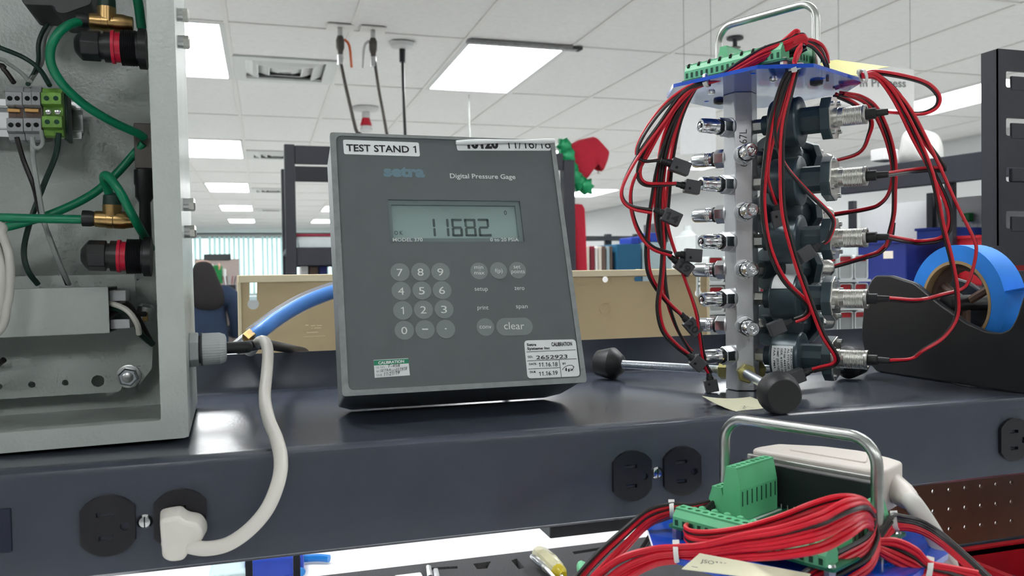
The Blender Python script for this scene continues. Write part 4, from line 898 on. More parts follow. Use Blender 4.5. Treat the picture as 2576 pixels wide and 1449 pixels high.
# ================================================================== digital pressure gauge
GT, GD, GW, GH = 0.32453, 0.0663, 0.18573, 0.20758
gO = V3((0.0510, 0.646-GD*math.cos(GT), ST+GD*math.sin(GT)))
gf = Fr(gO, (math.cos(.0022), math.sin(.0022), 0), (0, math.sin(GT), math.cos(GT)))
ga = thing('pressure_gauge', 'grey digital pressure gauge with keypad tilted back on the shelf', 'pressure gauge', (gO.x+GW/2, 0.66, ST))
pc = [gf.uv(*q) for q in ((876, 983), (1463, 949), (1385, 361), (845, 339))]
pu0 = (pc[0][0]+pc[3][0])/2; pu1 = (pc[1][0]+pc[2][0])/2; pv0 = (pc[0][1]+pc[1][1])/2; pv1 = (pc[2][1]+pc[3][1])/2
out = rounded(rect(0, GW, 0, GH), 0.0025, 3); prect = rounded(rect(pu0, pu1, pv0, pv1), 0.0045, 4)
MB().plate(gf, [out, prect], -0.004, 0).build('bezel', 'gauge_grey', ga, True, 0.0006)
hp = [(0.0015, 0.0015), (GW-0.0015, 0.0015), (GW-0.0015, GH-0.0015), (0.0015, GH-0.0015)]
mb = MB()
vs = [gf.pt(u, v, -0.004) for u, v in hp]+[gf.pt(u, v, -GD+0.012) for u, v in hp]+[gf.pt(u, v, -GD) for u, v in ((0.012, 0.0006), (GW-0.014, 0.0006), (GW-0.014, GH-0.02), (0.012, GH-0.02))]
mb.add(vs, [(k*4+i, k*4+(i+1) % 4, (k+1)*4+(i+1) % 4, (k+1)*4+i) for k in (0, 1) for i in range(4)]+[(0, 1, 2, 3), (8, 9, 10, 11)])
mb.build('housing', 'gauge_grey', ga, False, 0.0012)
f0 = gf.px(862, 1038, -GD)
b0 = gf.pt(0.03, 0.13, -GD); 
for s in (0.03, GW-0.03):
    p0 = gf.pt(s, 0.12, -GD+0.002); MB().tube([p0, V3((p0.x, p0.y+0.012, ST+0.05)), V3((p0.x, p0.y+0.022, ST+0.0035))], 0.0033, 8, 4).build('rear_stand_leg', 'steel', ga)
pn = gf.off(-0.0012)
lcd_o = rect(*[x for x in (pn.uv(976, 505)[0], pn.uv(1307, 505)[0])], pn.uv(1150, 608)[1], pn.uv(1140, 504)[1])
lcd_i = rect(pn.uv(984, 514)[0], pn.uv(1297, 518)[0], pn.uv(1150, 598)[1], pn.uv(1140, 515)[1])
MB().plate(pn, [prect, lcd_o], -0.0015, 0).build('front_panel', 'gauge_panel', ga, False)
MB().plate(pn, [lcd_o, lcd_i], -0.0030, -0.0012).build('display_rim', 'lcd_rim', ga, False)
lcd = MB().plate(pn, [lcd_o], -0.0045, -0.0028).build('display', 'lcd', ga, False)
ln = pn.off(-0.0028); mb = MB()
SEG = {'1': 'bc', '6': 'acdefg', '8': 'abcdefg', '2': 'abged'}
def seg7(ch, x0, x1, yt, yb):
    a = ln.uv(x0, yb); b = ln.uv(x1, yt); L, B_, Rr, T = a[0], a[1], b[0], b[1]; m_ = (B_+T)/2; w_ = (T-B_)*0.125
    Q = {'a': (L, Rr, T-w_, T), 'd': (L, Rr, B_, B_+w_), 'g': (L+w_*.4, Rr-w_*.4, m_-w_/2, m_+w_/2), 'f': (L, L+w_, m_+w_*.2, T), 'b': (Rr-w_, Rr, m_+w_*.2, T), 'e': (L, L+w_, B_, m_-w_*.2), 'c': (Rr-w_, Rr, B_, m_-w_*.2)}
    for s in SEG[ch]:
        u0, u1, v0, v1 = Q[s]; c = min(u1-u0, v1-v0)*0.3
        poly = [(u0+c, v0), (u1-c, v0), (u1, v0+c), (u1, v1-c), (u1-c, v1), (u0+c, v1), (u0, v1-c), (u0, v0+c)]
        mb.add([ln.pt(u, v, 0.0002) for u, v in poly], [tuple(range(8))])
for ch, x0, x1 in (('1', 1068, 1093), ('1', 1103, 1127), ('6', 1138, 1161), ('8', 1171, 1195), ('2', 1205, 1228)): seg7(ch, x0, x1, 551, 595)
a = ln.uv(1230, 595); b = ln.uv(1236, 589); mb.add([ln.pt(u, v, 0.0002) for u, v in rect(a[0], b[0], a[1], b[1])], [(0, 1, 2, 3)])
mb.build('display_reading', 'lcd_ink', lcd, False, label='reading 11682 in dark segments')
MB().text(ln, 'O K', (992, 591), (1013, 591), 10, 0.0002, 0.01).build('status_mark', 'lcd_ink', lcd, False)
MB().text(ln, '0', (1268, 541), (1275, 541), 11, 0.0002, 0.01).build('status_mark', 'lcd_ink', lcd, False)
mb = MB(); mb.text(pn, 'setra', (965, 443), (1069, 445), 27, 0.0002, 0.05); mb.build('maker_lettering', 'print_teal', ga, False)
for tx, x0, y0, x1, y1, h in (('Digital Pressure Gage', 1132, 448.5, 1296.5, 451, 12), ('MODEL 370', 988, 607.5, 1063, 607.5, 8.5), ('0 to 20 PSIA', 1233, 607.5, 1304.5, 607.5, 8.5)):
    MB().text(pn, tx, (x0, y0), (x1, y1), h, 0.0003, 0.012).build('lettering', 'print_white', ga, False)
def key(cx, cy, r, lines, pill=None):
    k = pn.uv(cx, cy); rr = r*0.645/2050
    if r:
        poly = circ(*k, rr*1.0, 28) if not pill else [(k[0]+(1 if math.cos(q) > 0 else -1)*pill*0.645/2050+rr*math.cos(q), k[1]+rr*math.sin(q)) for q in [2*math.pi*i/28+0.001 for i in range(28)]]
        o = MB().prism(pn, poly, 0.00005, 0.0002).build('key', 'key_grey', ga, False)
    else: o = None
    mb = MB()
    for tx, x0, x1, yb, h in lines: mb.text(pn, tx, (x0, yb), (x1, yb), h, 0.0004, 0.0)
    mb.build('key_lettering', 'print_white', o or ga, False)
for (cx, cy, ch) in ((1006, 685, '7'), (1058, 684, '8'), (1108, 684, '9'), (1009, 732, '4'), (1061, 731, '5'), (1112, 730, '6'), (1013, 781, '1'), (1065, 779, '2'), (1117, 778, '3'), (1017, 831, '0')):
    key(cx, cy, 23, [(ch, cx-(4 if ch == '1' else 7.5), cx+(3 if ch == '1' else 7.5), cy+10, 19)])
key(1069, 829, 23, [('-', 1062, 1077, 836, 24)]); key(1121, 828, 23, [('.', 1118.5, 1123.5, 829, 20)])
key(1205, 682, 22, [('min', 1193, 1215, 677, 10), ('max', 1193, 1218.5, 691, 10), ('-', 1203, 1210, 682, 5)])
key(1254, 681, 22, [('f(p)', 1245, 1264, 686, 10)]); key(1302, 680, 22, [('set', 1292, 1309, 676, 10), ('points', 1286, 1320, 688, 10)])
key(1210, 728, 0, [('setup', 1194, 1227, 732, 11)]); key(1306, 726, 0, [('zero', 1294, 1319, 730, 11)])
key(1215, 775, 0, [('print', 1201, 1228.5, 779, 11)]); key(1312, 772, 0, [('span', 1298, 1327, 776, 11)])
key(1221, 823, 22, [('conv', 1206, 1236, 827, 11)]); key(1294.5, 822, 22.5, [('clear', 1268, 1319, 829, 19)], 24)
def sticker(name, pts, m, r=0.0015, par=ga, fr=pn, n=0.00025):
    return MB().plate(fr, [rounded([fr.uv(*p) for p in pts], r, 3)], 0.00003, n).build(name, m, par, False)
s1 = sticker('name_label', [(865, 388), (1056, 394), (1053, 359), (862, 351.5)], 'label_white', 0.0015)
MB().text(pn, 'TEST STAND 1', (871, 380.5), (1047, 385), 17.5, 0.0005, 0.02).build('lettering', 'ink', s1, False)
s2 = sticker('date_label', [(1150, 379), (1384, 379.5), (1394, 356), (1146, 354)], 'label_white')
MB().text(pn, '10120', (1172, 373.5), (1254, 373.5), 24, 0.0005, 0.05).text(pn, '11/16/18', (1274, 374.5), (1385, 374.5), 24, 0.0005, 0.0).build('lettering', 'ink', s2, False)
gb = gf.off(0.0002); a = gb.uv(1147, 354); b = gb.uv(1394, 357)
mb = MB(); fold = []
mb.tube([gb.px(1147, 359, 0.0004), gb.px(1210, 357, 0.0012), gb.px(1280, 355.5, 0.0018), gb.px(1350, 356, 0.0014), gb.px(1394, 355, 0.0006)], lambda t: 0.0018+0.0004*math.sin(t*9), 8, 5)
mb.build('curled_edge', 'label_white', s2)
s3 = sticker('calibration_sticker', [(942.6, 950.7), (1031, 944.3), (1026.7, 901.4), (939.7, 906)], 'label_white', 0.0001)
MB().plate(pn, [[pn.uv(*p) for p in ((940.6, 920), (1028, 914.3), (1026.9, 902.6), (939.9, 907.2))]], 0.0002, 0.0003).build('green_band', 'label_green', s3, False)
MB().text(pn, 'CALIBRATION', (951.5, 916.8), (1016.5, 912.5), 7, 0.0005, 0.03).build('band_lettering', 'label_white', s3, False)
MB().text(pn, 'I.D. NO.', (946, 927.5), (969, 926), 5, 0.0005).text(pn, 'BY', (947.5, 937.5), (955, 937), 5, 0.0005).text(pn, 'DATE', (984, 934.8), (997, 934), 5, 0.0005).text(pn, 'DUE', (947.5, 947), (961, 946), 5.5, 0.0005).build('form_lettering', 'ink_soft', s3, False)
MB().text(pn, 'T-458', (974, 925), (1005, 923), 7.5, 0.0006, 0.0, 0.25).text(pn, 'SETRA', (956, 936.5), (983, 934), 7, 0.0006, 0.0, 0.3).text(pn, '11/19/18', (995, 935.5), (1023, 931), 8.5, 0.0006, 0.0, 0.35).text(pn, '11/21/19', (964, 946.5), (1004, 942), 9, 0.0006, 0.0, 0.35).build('handwriting', 'ink', s3, False)
s4 = sticker('calibration_label', [(1327, 952.5), (1459, 947), (1447.5, 854), (1318, 857)], 'label_white', 0.003)
mb = MB()
for tx, x0, y0, x1, y1, h, bo in (('Setra', 1325, 871, 1349, 870.4, 6.5, .03), ('Systems Inc', 1326, 881, 1383, 879, 6.5, .03), ('CALIBRATION', 1387, 871.5, 1439, 870, 9.5, .03), ('I.D.', 1328, 901, 1340, 900.5, 5, .03), ('DATE', 1330.7, 919, 1349, 918.3, 5, .03), ('DUE', 1333, 939, 1347.5, 938.5, 5, .03), ('BY', 1415, 918, 1424, 917.5, 5, .03)): mb.text(pn, tx, (x0, y0), (x1, y1), h, 0.0005, bo)
for q in (((1324, 886), (1447, 880.6)), ((1326, 908.7), (1449.6, 903)), ((1328.7, 929), (1408, 925.5)), ((1406, 905), (1412, 949.6))): mb.stroke(pn, q, 1.2, 0.0005)
mb.build('form_lettering', 'ink', s4, False)
MB().text(pn, '2652923', (1348, 904.8), (1427, 902), 9.5, 0.0006, 0.01, 0.1).text(pn, '11.16.18', (1355, 923.5), (1402, 921.7), 10.5, 0.0006, 0.01, 0.08).text(pn, '11.16.19', (1356, 946.7), (1402.5, 943), 10.5, 0.0006, 0.01, 0.08).stroke(pn, [(1414, 931), (1420, 924), (1428, 920), (1438, 919.5), (1443, 923), (1441, 929), (1436, 932)], 1.3, 0.0006).text(pn, 'Ip', (1422, 934), (1441, 933), 8, 0.0006, 0.01, 0.1).build('handwriting', 'ink', s4, False)
# ================================================================== tape dispenser, tape, slotted upright
DX = 0.593; df = Fr((DX, 0, 0), (0, -1, 0), (0, 0, 1))       # looks to -X
N_ = df.N
body = [(2600, 1000), (2420, 968), (2262, 945), (2205, 935), (2178, 905), (2166, 840), (2172, 770), (2186, 712), (2200, 693), (2240, 693), (2300, 712), (2360, 762), (2430, 812), (2480, 834), (2515, 838), (2540, 828), (2556, 800), (2575, 740), (2600, 690), (2640, 690)]
bp_ = [df.uv(*q) for q in body]; zmin = ST+0.0003; bp_ = [(u, max(v, zmin)) for u, v in bp_]
bp_[0] = (bp_[0][0], zmin); bp_[-1] = (bp_[-1][0], bp_[-1][1])
dis = thing('tape_dispenser', 'black tape dispenser holding a blue tape roll', 'tape dispenser', (DX+0.035, 0.58, ST))
for k, (n0, n1) in enumerate(((-0.006, 0), (-0.070, -0.064))): MB().prism(df, rounded(bp_, 0.004, 3), n0, n1).build('side_wall', 'black_plastic', dis, True, 0.0015)
low = [(u, min(v, ST+0.030)) for u, v in bp_]
MB().prism(df, low, -0.0645, -0.0055).build('weighted_base', 'black_plastic', dis, False)
cx, cz = df.uv(2400, 763, -0.018); TRo, TRi = 0.054, 0.038
roll = thing('tape_roll', 'roll of blue masking tape on a cardboard core in the dispenser', 'tape roll', df.pt(cx, cz-TRo, -0.031))
c0 = df.pt(cx, cz, -0.019)
def ring(mb, p, d, r0, r1, w_, n=56):
    return mb.lathe(p, d, [(0, r0), (0, r1), (w_, r1), (w_, r0), (0, r0)], n, caps=False)
ring(MB(), c0, -df.N, TRi+0.0012, TRo, 0.024).build('tape_winding', 'blue_tape', roll, True, 0.0)
ring(MB(), c0+df.N*0.0004, -df.N, TRi-0.0015, TRi+0.0014, 0.0248).build('core', 'card', roll, True)
hb = MB().cyl(df.pt(cx, cz, -0.008), df.pt(cx, cz, -0.062), 0.0075, n=18).build('roll_spindle', 'black_plastic', dis)
mb = MB(); ring(mb, df.pt(cx, cz, -0.026), -df.N, TRi-0.0075, TRi-0.0018, 0.012, 32)
for k in range(3):
    q = k*2.1+0.5; d_ = df.U*math.cos(q)+df.V*math.sin(q); mb.tube([df.pt(cx, cz, -0.032)+d_*0.006, df.pt(cx, cz, -0.032)+d_*(TRi-0.005)], 0.004, 8, smooth=False)
mb.build('roll_hub', 'brown_board', dis)
ta = df.pt(cx+0.0535, cz+0.012, -0.031); tb = W(2640, 705, (ta-CAM).dot(FWD)-0.06); tb.x = ta.x
tf_ = [ta+V3((s*0.0118, 0, 0)) for s in (-1, 1)]+[tb+V3((s*0.0118, 0, 0)) for s in (1, -1)]
MB().add(tf_+[p+V3((0, 0, 0.0003)) for p in tf_], [(0, 1, 2, 3), (7, 6, 5, 4), (0, 4, 5, 1), (1, 5, 6, 2), (2, 6, 7, 3), (3, 7, 4, 0)]).build('tape_strip', 'blue_tape', roll, False)
uy = 0.69; uf = vfr((0, uy, 0)); ub = thing('slotted_upright', 'black steel upright with hooked slots at the right edge of the shelf', 'upright', (uf.uv(2560, 600)[0], uy, ST))
u0, vt = uf.uv(2511, 122); vb = ST+0.0002; us = 0.12
hs = []
for (y0, y1) in ((178, 219), (296, 341), (421, 457), (531, 575), (668, 708)):
    a = uf.uv(2531, y1); b = uf.uv(2531, y0); hs.append(rounded(rect(a[0], a[0]+0.045, a[1], b[1]), 0.003))
MB().plate(uf, [rect(u0, u0+us, vb, vt), *hs], -0.0025, 0).build('front_face', 'rack_black', ub, False)
sd = 0.022; MB().add([uf.pt(u0, vb, 0), uf.pt(u0, vt, 0), uf.pt(u0, vt, -sd), uf.pt(u0, vb, -sd), uf.pt(u0+0.0025, vb, -0.001), uf.pt(u0+0.0025, vt, -0.001), uf.pt(u0+0.0025, vt, -sd), uf.pt(u0+0.0025, vb, -sd)], [(0, 1, 2, 3), (4, 7, 6, 5), (1, 5, 6, 2), (0, 3, 7, 4), (0, 4, 5, 1), (2, 6, 7, 3)]).build('side_flange', 'rack_black', ub, False)
for (y0, y1) in ((178, 219), (296, 341), (531, 575), (668, 708)):
    a = uf.uv(2544, y1+10); b = uf.uv(2544, y0+13); MB().boxf(uf, a[0], a[0]+0.04, a[1]+0.001, b[1], -0.0022, 0.0006).build('hook_tab', 'rack_black', ub, False, 0.0008)
a = uf.uv(2540, 457); b = uf.uv(2540, 423); MB().boxf(uf, a[0], a[0]+0.04, a[1], b[1], -0.002, 0.003).build('hook_tab', 'rack_black', ub, False, 0.0012)
gp = [uf.uv(*q) for q in ((2474, 625), (2505, 618), (2516, 622), (2545, 700), (2570, 790), (2474, 790))]
MB().prism(uf, gp, 0.0006, 0.0035).build('gusset', 'rack_black', ub, False, 0.0006)
MB().lathe(uf.pt(*uf.uv(2490, 640), 0.0035), uf.N, [(0, 0.004), (0.0015, 0.0035), (0.002, 0.001)], 12).build('rivet', 'black_plastic', ub)
a = PZ(2400, 967, ST); b = PZ(2520, 985, ST)
tag(MB().boxf(Fr((a.x, a.y, ST), (0.98, -0.2, 0), (0.2, 0.98, 0)), 0, 0.045, -0.022, 0.004, 0.0002, 0.0011).build('adhesive_pad', 'foam_grey', None, False), 'dark rough adhesive patch on the shelf in front of the tape dispenser', 'patch')
# ================================================================== the two test stands (hex bar, blue plate, terminal board, handle)
AX = V3((0.4135, -0.9095, 0)).normalized(); BX = V3((0.9105, 0.4135, 0)).normalized(); BX = V3((-AX.y, AX.x, 0))
def term_row(par, fr, along, a, b0, b1, wd, h, n, double=False):
    """terminal block running along one board axis: body with real screw wells on top"""
    L = b1-b0; ff = fr if along == 'v' else Fr(fr.O, fr.V, -fr.U)
    # along 'v': long axis = fr.V at u=a
    n0 = 0.0076
    body = [(a-wd/2, 0), (a+wd/2, 0), (a+wd/2, h*0.62), (a+wd*0.30, h), (a-wd*0.30, h), (a-wd/2, h*0.62)]
    cs = Fr(ff.pt(0, b0, n0), ff.U, ff.N)                 # cross-section, extruded along -normal
    mb = MB(); mb.prism(cs, body, -L, 0)
    tp = Fr(ff.pt(0, 0, n0+h), ff.U, ff.V); p = L/n
    mb.plate(tp, [rect(a-wd*0.30, a+wd*0.30, b0, b1), *[circ(a, b0+p*(k+0.5), min(wd*0.22, p*0.34), 10) for k in range(n)]], 0.00005, 0.0012)
    mb.mat(1)
    for k in range(n): mb.lathe(ff.pt(a, b0+p*(k+0.5), n0+h), ff.N, [(0.0001, min(wd*0.2, p*0.32)), (0.0002, min(wd*0.2, p*0.32))], 10)
    for k in range(n):
        mb.mat(1).boxf(ff, a+wd/2, a+wd/2+0.0003, b0+p*(k+0.42), b0+p*(k+0.58), n0+h*0.30, n0+h*0.58)
        mb.mat(1).boxf(ff, a-wd/2-0.0003, a-wd/2, b0+p*(k+0.30), b0+p*(k+0.70), n0+h*0.10, n0+h*0.45)
    mb.build('terminal_strip', ['term_green', 'term_hole'], par, False)
def board(par, c, z, upper):
    fr = Fr((c[0], c[1], z), AX, BX); h, k = 0.070, 0.030
    oct_ = [(-h+k, -h), (h-k, -h), (h, -h+k), (h, h-k), (h-k, h), (-h+k, h), (-h, h-k), (-h, -h+k)]
    MB().plate(fr, [oct_, *[circ(x, y, 0.0022, 10) for x, y in ((-0.056, 0.0), (0.056, 0.0), (-0.03, -0.06), (0.03, -0.06))]], -0.003, 0).build('blue_plate', 'blue_plate', par, False, 0.0004)
    pb = MB().plate(fr, [rounded(rect(-0.050, 0.050, -0.046, 0.036), 0.002)], 0.006, 0.0076).build('circuit_board', 'pcb', par, False)
    for x, y in ((-0.046, -0.042), (0.046, -0.042), (-0.046, 0.032), (0.046, 0.032)):
        MB().cyl(fr.pt(x, y, 0), fr.pt(x, y, 0.006), 0.003, n=6).build('standoff', 'nickel', pb); MB().lathe(fr.pt(x, y, 0.0076), fr.N, [(0, 0.003), (0.0012, 0.0026), (0.0015, 0.001)], 10).build('board_screw', 'chrome', pb)
    term_row(par, fr, 'v', -0.040, -0.012, 0.026, 0.011, 0.016, 8)
    term_row(par, fr, 'v', -0.0285, -0.014, 0.026, 0.0115, 0.030, 8)
    term_row(par, fr, 'v', 0.038, -0.014, 0.028, 0.0115, 0.017, 9)
    term_row(par, fr, 'u', -0.040, -0.046, 0.046, 0.0125, 0.009 if not upper else 0.012, 18)
    MB().boxf(fr, -0.0215, -0.0195, -0.014, 0.026, 0.0077, 0.0079).build('silkscreen_bar', 'print_white', pb, False)
    mb = MB()
    for k in range(8):
        for s in (0, 1): mb.lathe(fr.pt(-0.043+0.0085*k+0.002*s, -0.0295+0.0045*s, 0.0076), fr.N, [(0, 0.0026), (0.006, 0.0026), (0.0075, 0.0018), (0.008, 0.0006)], 10)
    mb.build('round_terminals', 'term_green', par, True, kind='stuff')
    # steel carrying handle
    a0, hh, rr = 0.047, 0.063, 0.0145; bb = 0.007; pts = []
    for s in (-1, 1):
        arc = [fr.pt(s*(a0-rr+rr*math.sin(q)), bb, hh-rr+rr*math.cos(q)) for q in [math.pi/2*(1-k/7) for k in range(8)]]
        leg = [fr.pt(s*a0, bb, -0.004), fr.pt(s*a0, bb, 0.02)]
        pts = leg+arc if s < 0 else pts+(leg+arc)[::-1]
    MB().tube(pts, 0.0032, 14, smooth=False).build('carry_handle', 'handle_steel', par)
    for s in (-1, 1): MB().lathe(fr.pt(s*a0, bb, -0.003), -fr.N, [(0, 0.0055), (0.0025, 0.005), (0.0035, 0.002)], 12).build('handle_bolt', 'black_plastic', par)
    for x, y in ((-0.03, -0.03), (0.03, -0.03)): MB().lathe(fr.pt(x, y, -0.003), -fr.N, [(0, 0.0035), (0.0018, 0.003), (0.002, 0.001)], 10).build('plate_screw', 'chrome', par)
    return fr
def stand_base(par, cx, cy, z0, z1, az):
    """az: world angle of the ray from the camera; hex faces are named by their angle seen from the camera"""
    tow = V3((-math.sin(az), -math.cos(az), 0)); rgt = V3((math.cos(az), -math.sin(az), 0))
    def dr(deg): return tow*math.cos(R(deg))+rgt*math.sin(R(deg))
    fr = Fr((cx, cy, z0), (1, 0, 0), (0, 1, 0)); af = 0.0127; rr = af/math.cos(R(30))
    base_ang = math.atan2(dr(13).y, dr(13).x)
    poly = [(rr*math.cos(base_ang+R(30+60*k)), rr*math.sin(base_ang+R(30+60*k))) for k in range(6)]
    MB().prism(fr, poly, 0.0005, z1-z0).build('hex_bar', 'alu', par, False, 0.0006)
    for deg in (13, -107, 133):
        d = dr(deg); d2 = V3((d.x, d.y, 0)).normalized(); p = V3((cx, cy, z0+0.016))
        leg = []
        L = 0.124; k = 0
        while af+k*0.00125 < L: leg += [(af+k*0.00125, 0.0040), (af+k*0.00125+0.0006, 0.0034)]; k += 1
        leg += [(L, 0.0040), (L+0.02, 0.0040)]
        lg = MB().lathe(p, d2, leg, 16).build('leg_rod', 'zinc', par)
        MB().lathe(p+d2*af, d2, [(0, 0.0085), (0.007, 0.0085), (0.0075, 0.0078)], 6).build('lock_nut', 'yellow_zinc', lg, False)
        MB().lathe(p+d2*(L-0.006), d2, [(0, 0.0075), (0.001, 0.009), (0.010, 0.0158), (0.011, 0.0158), (0.0265, 0.0125), (0.0275, 0.0115)], 28).build('rubber_foot', 'black_rubber', lg)
    return dr, af
UX, UY = 0.4047, 0.6316; PZU = 1.5632
man = thing('test_manifold', 'aluminium hex bar test stand with blue top plate and red black wires', 'test stand', (UX, UY, ST))
AZ = YAW+math.atan((1934-1288)/2050)
dr, AF = stand_base(man, UX, UY, ST, PZU-0.003, AZ)
ufr = board(man, (0.413, 0.612), PZU, True)
# number stamped on the bar
bfr = Fr(V3((UX, UY, 0))+dr(13)*(AF+0.0001), (0, 0, -1), dr(13).cross(V3((0, 0, -1)))*1.0)
bfr.N = dr(13); bfr.U = V3((0, 0, 1)); bfr.V = bfr.N.cross(bfr.U)
mb = MB()
for tx, z_ in (('67L', 1.515), ('69', 1.495)):
    vs, fs = text_geo(tx, 0.0); mb.add([bfr.pt(z_+v.x*0.0085, -0.003+v.y*0.0095, 0.0002) for v in vs], fs)
mb.build('bar_marking', 'ink_soft', man, False)
def fitting(deg, z):
    d = dr(deg); p = V3((UX, UY, z))+d*AF
    o = MB().lathe(p, d, [(-0.001, 0.0088), (0.0008, 0.0088), (0.001, 0.008)], 24).build('port_fitting', 'alu', man)
    MB().lathe(p, d, [(0.0008, 0.0084), (0.0095, 0.0084), (0.0102, 0.0076)], 6, flat=(0, 0, 1)).build('hex_nut', 'chrome', o, False, 0.0003)
    MB().lathe(p, d, [(0.010, 0.0068), (0.0122, 0.0068)], 20).build('seal_ring', 'black_rubber', o)
    pr = [(0.012, 0.0062), (0.0145, 0.0064)]
    for k in range(3): pr += [(0.0150+0.0016*k, 0.0060), (0.0156+0.0016*k, 0.0065)]
    pr += [(0.0295, 0.0062), (0.0315, 0.0052), (0.0316, 0.0036), (0.0300, 0.0034), (0.0300, 0.0022), (0.0322, 0.0019), (0.033, 0.0006)]
    MB().lathe(p, d, pr, 24).build('coupling_cap', 'chrome', o)
ZA = [ST+0.031+0.0499*k for k in range(5)]; ZB = [ST+0.0565+0.0497*k for k in range(4)]
for z in ZA: fitting(-47, z)
for z in ZB: fitting(-107, z); fitting(13, z)
# altitude switches -------------------------------------------------
sw = thing('altitude_switch', '', 'pressure switch', (0, 0, 0), 'altitude switches screwed into the hex bar')
X = V3((1, 0, 0)); O0 = V3((0, 0, 0))
MB().lathe(O0, X, [(0, 0.0062), (0.009, 0.0062)], 6, flat=(0, 0, 1)).build('hex_stud', 'nickel', sw, False, 0.0003)
MB().lathe(O0, X, [(0.008, 0.0085), (0.016, 0.0090), (0.0165, 0.0105)], 20).build('shoulder', 'switch_black', sw)
MB().lathe(O0, X, [(0.0160, 0.0150), (0.0165, 0.0190), (0.0180, 0.0202), (0.0370, 0.0206), (0.0385, 0.0212), (0.0400, 0.0206), (0.0410, 0.0180), (0.0412, 0.0120)], 40).build('pressure_can', 'switch_black', sw)
MB().lathe(O0, X, [(0.0405, 0.0116), (0.0600, 0.0116)], 12).build('neck', 'switch_black', sw, False, 0.0005)
ff = Fr((0, 0, 0), (0, 1, 0), (0, 0, 1))
fl = [(-0.017, -0.0085), (-0.0085, -0.017), (0.0085, -0.017), (0.017, -0.0085), (0.017, 0.0085), (0.0085, 0.017), (-0.0085, 0.017), (-0.017, 0.0085)]
MB().prism(ff, fl, 0.0585, 0.0660).build('flange', 'switch_black', sw, False, 0.0005)
MB().prism(ff, [(a*0.99, b*0.99) for a, b in fl], 0.0660, 0.0672).build('flange_plate', 'nickel', sw, False, 0.0003)
for s in ((0.0115, 0.0115), (-0.0115, -0.0115), (0.0115, -0.0115), (-0.0115, 0.0115)): MB().lathe((0.0672, *s), X, [(0, 0.0019), (0.0022, 0.0019), (0.0025, 0.001)], 10).build('flange_screw', 'steel', sw)
pr = [(0.0672, 0.0082), (0.0700, 0.0082), (0.0702, 0.0076), (0.0740, 0.0076)]
for k in range(12): pr += [(0.0742+0.00125*k, 0.0079), (0.0748+0.00125*k, 0.0075)]
pr += [(0.0895, 0.0079), (0.0915, 0.0079), (0.0915, 0.0062), (0.0905, 0.0062)]
MB().lathe(O0, X, pr, 28).build('connector', 'nickel', sw)
def wrap(par, name, m, x0, x1, q0, q1, rad, lines=None, r2=None):
    n = 16; vs = []; fs = []
    for rr in (rad, rad-0.0004):
        for i in range(n+1):
            q = q0+(q1-q0)*i/n; vs += [(x0, -rr*math.cos(q), rr*math.sin(q)), (x1, -rr*math.cos(q), rr*math.sin(q))]
    for i in range(n): fs += [(2*i, 2*i+1, 2*i+3, 2*i+2), (2*(n+1)+2*i, 2*(n+1)+2*i+2, 2*(n+1)+2*i+3, 2*(n+1)+2*i+1)]
    M = wm(par); o = MB().add([M @ V3(v) for v in vs], fs).build(name, m, par)
    if lines:
        mb = MB()
        for tx, frac, hh in lines:
            tv, tfc = text_geo(tx, 0.01); x_a = min(v.x for v in tv); x_b = max(v.x for v in tv); span = (q1-q0)*0.86
            hs = hh
            # text runs down around the can; its lines step along the axis
            mb.add([M @ V3((x0+(x1-x0)*frac+v.y*hs, -(rad+0.0002)*math.cos(q1-(q1-q0)*0.06-(v.x-x_a)/(max(x_b-x_a, 8.5))*span), (rad+0.0002)*math.sin(q1-(q1-q0)*0.06-(v.x-x_a)/(max(x_b-x_a, 8.5))*span))) for v in tv], tfc)
        mb.build('label_lettering', 'ink', o, False)
    return o
LINES = [('FAA - PMA', 0.10, 0.0024), ('DMF [03/18]', 0.27, 0.0024), ('SER 41095-000-1778', 0.44, 0.0024), ('P/N# 4441086-001', 0.60, 0.0024), ('ALTITUDE SWITCH', 0.76, 0.0024), ('BE AEROSPACE LIFE R', 0.91, 0.0020)]
root_m = {}
first = True
specs = []
for k, z in enumerate(ZA): specs.append((73, z, k, 'A'))
for k, z in enumerate(ZB): specs.append((133, z, k, 'B'))
LAB = {('A', 4): 'topmost black altitude switch pointing right below the blue plate', ('A', 3): 'second black altitude switch from the top pointing right', ('A', 2): 'middle black altitude switch pointing right from the bar', ('A', 1): 'fourth altitude switch from the top, white label with boxed AMDT', ('A', 0): 'lowest black altitude switch with white text label just above the shelf',
       ('B', 3): 'highest of the rear altitude switches, half hidden below the topmost one', ('B', 2): 'rear altitude switch with white label between second and middle front ones', ('B', 1): 'rear altitude switch between the middle and the fourth front ones', ('B', 0): 'lowest rear altitude switch, mostly hidden above the lowest front one'}
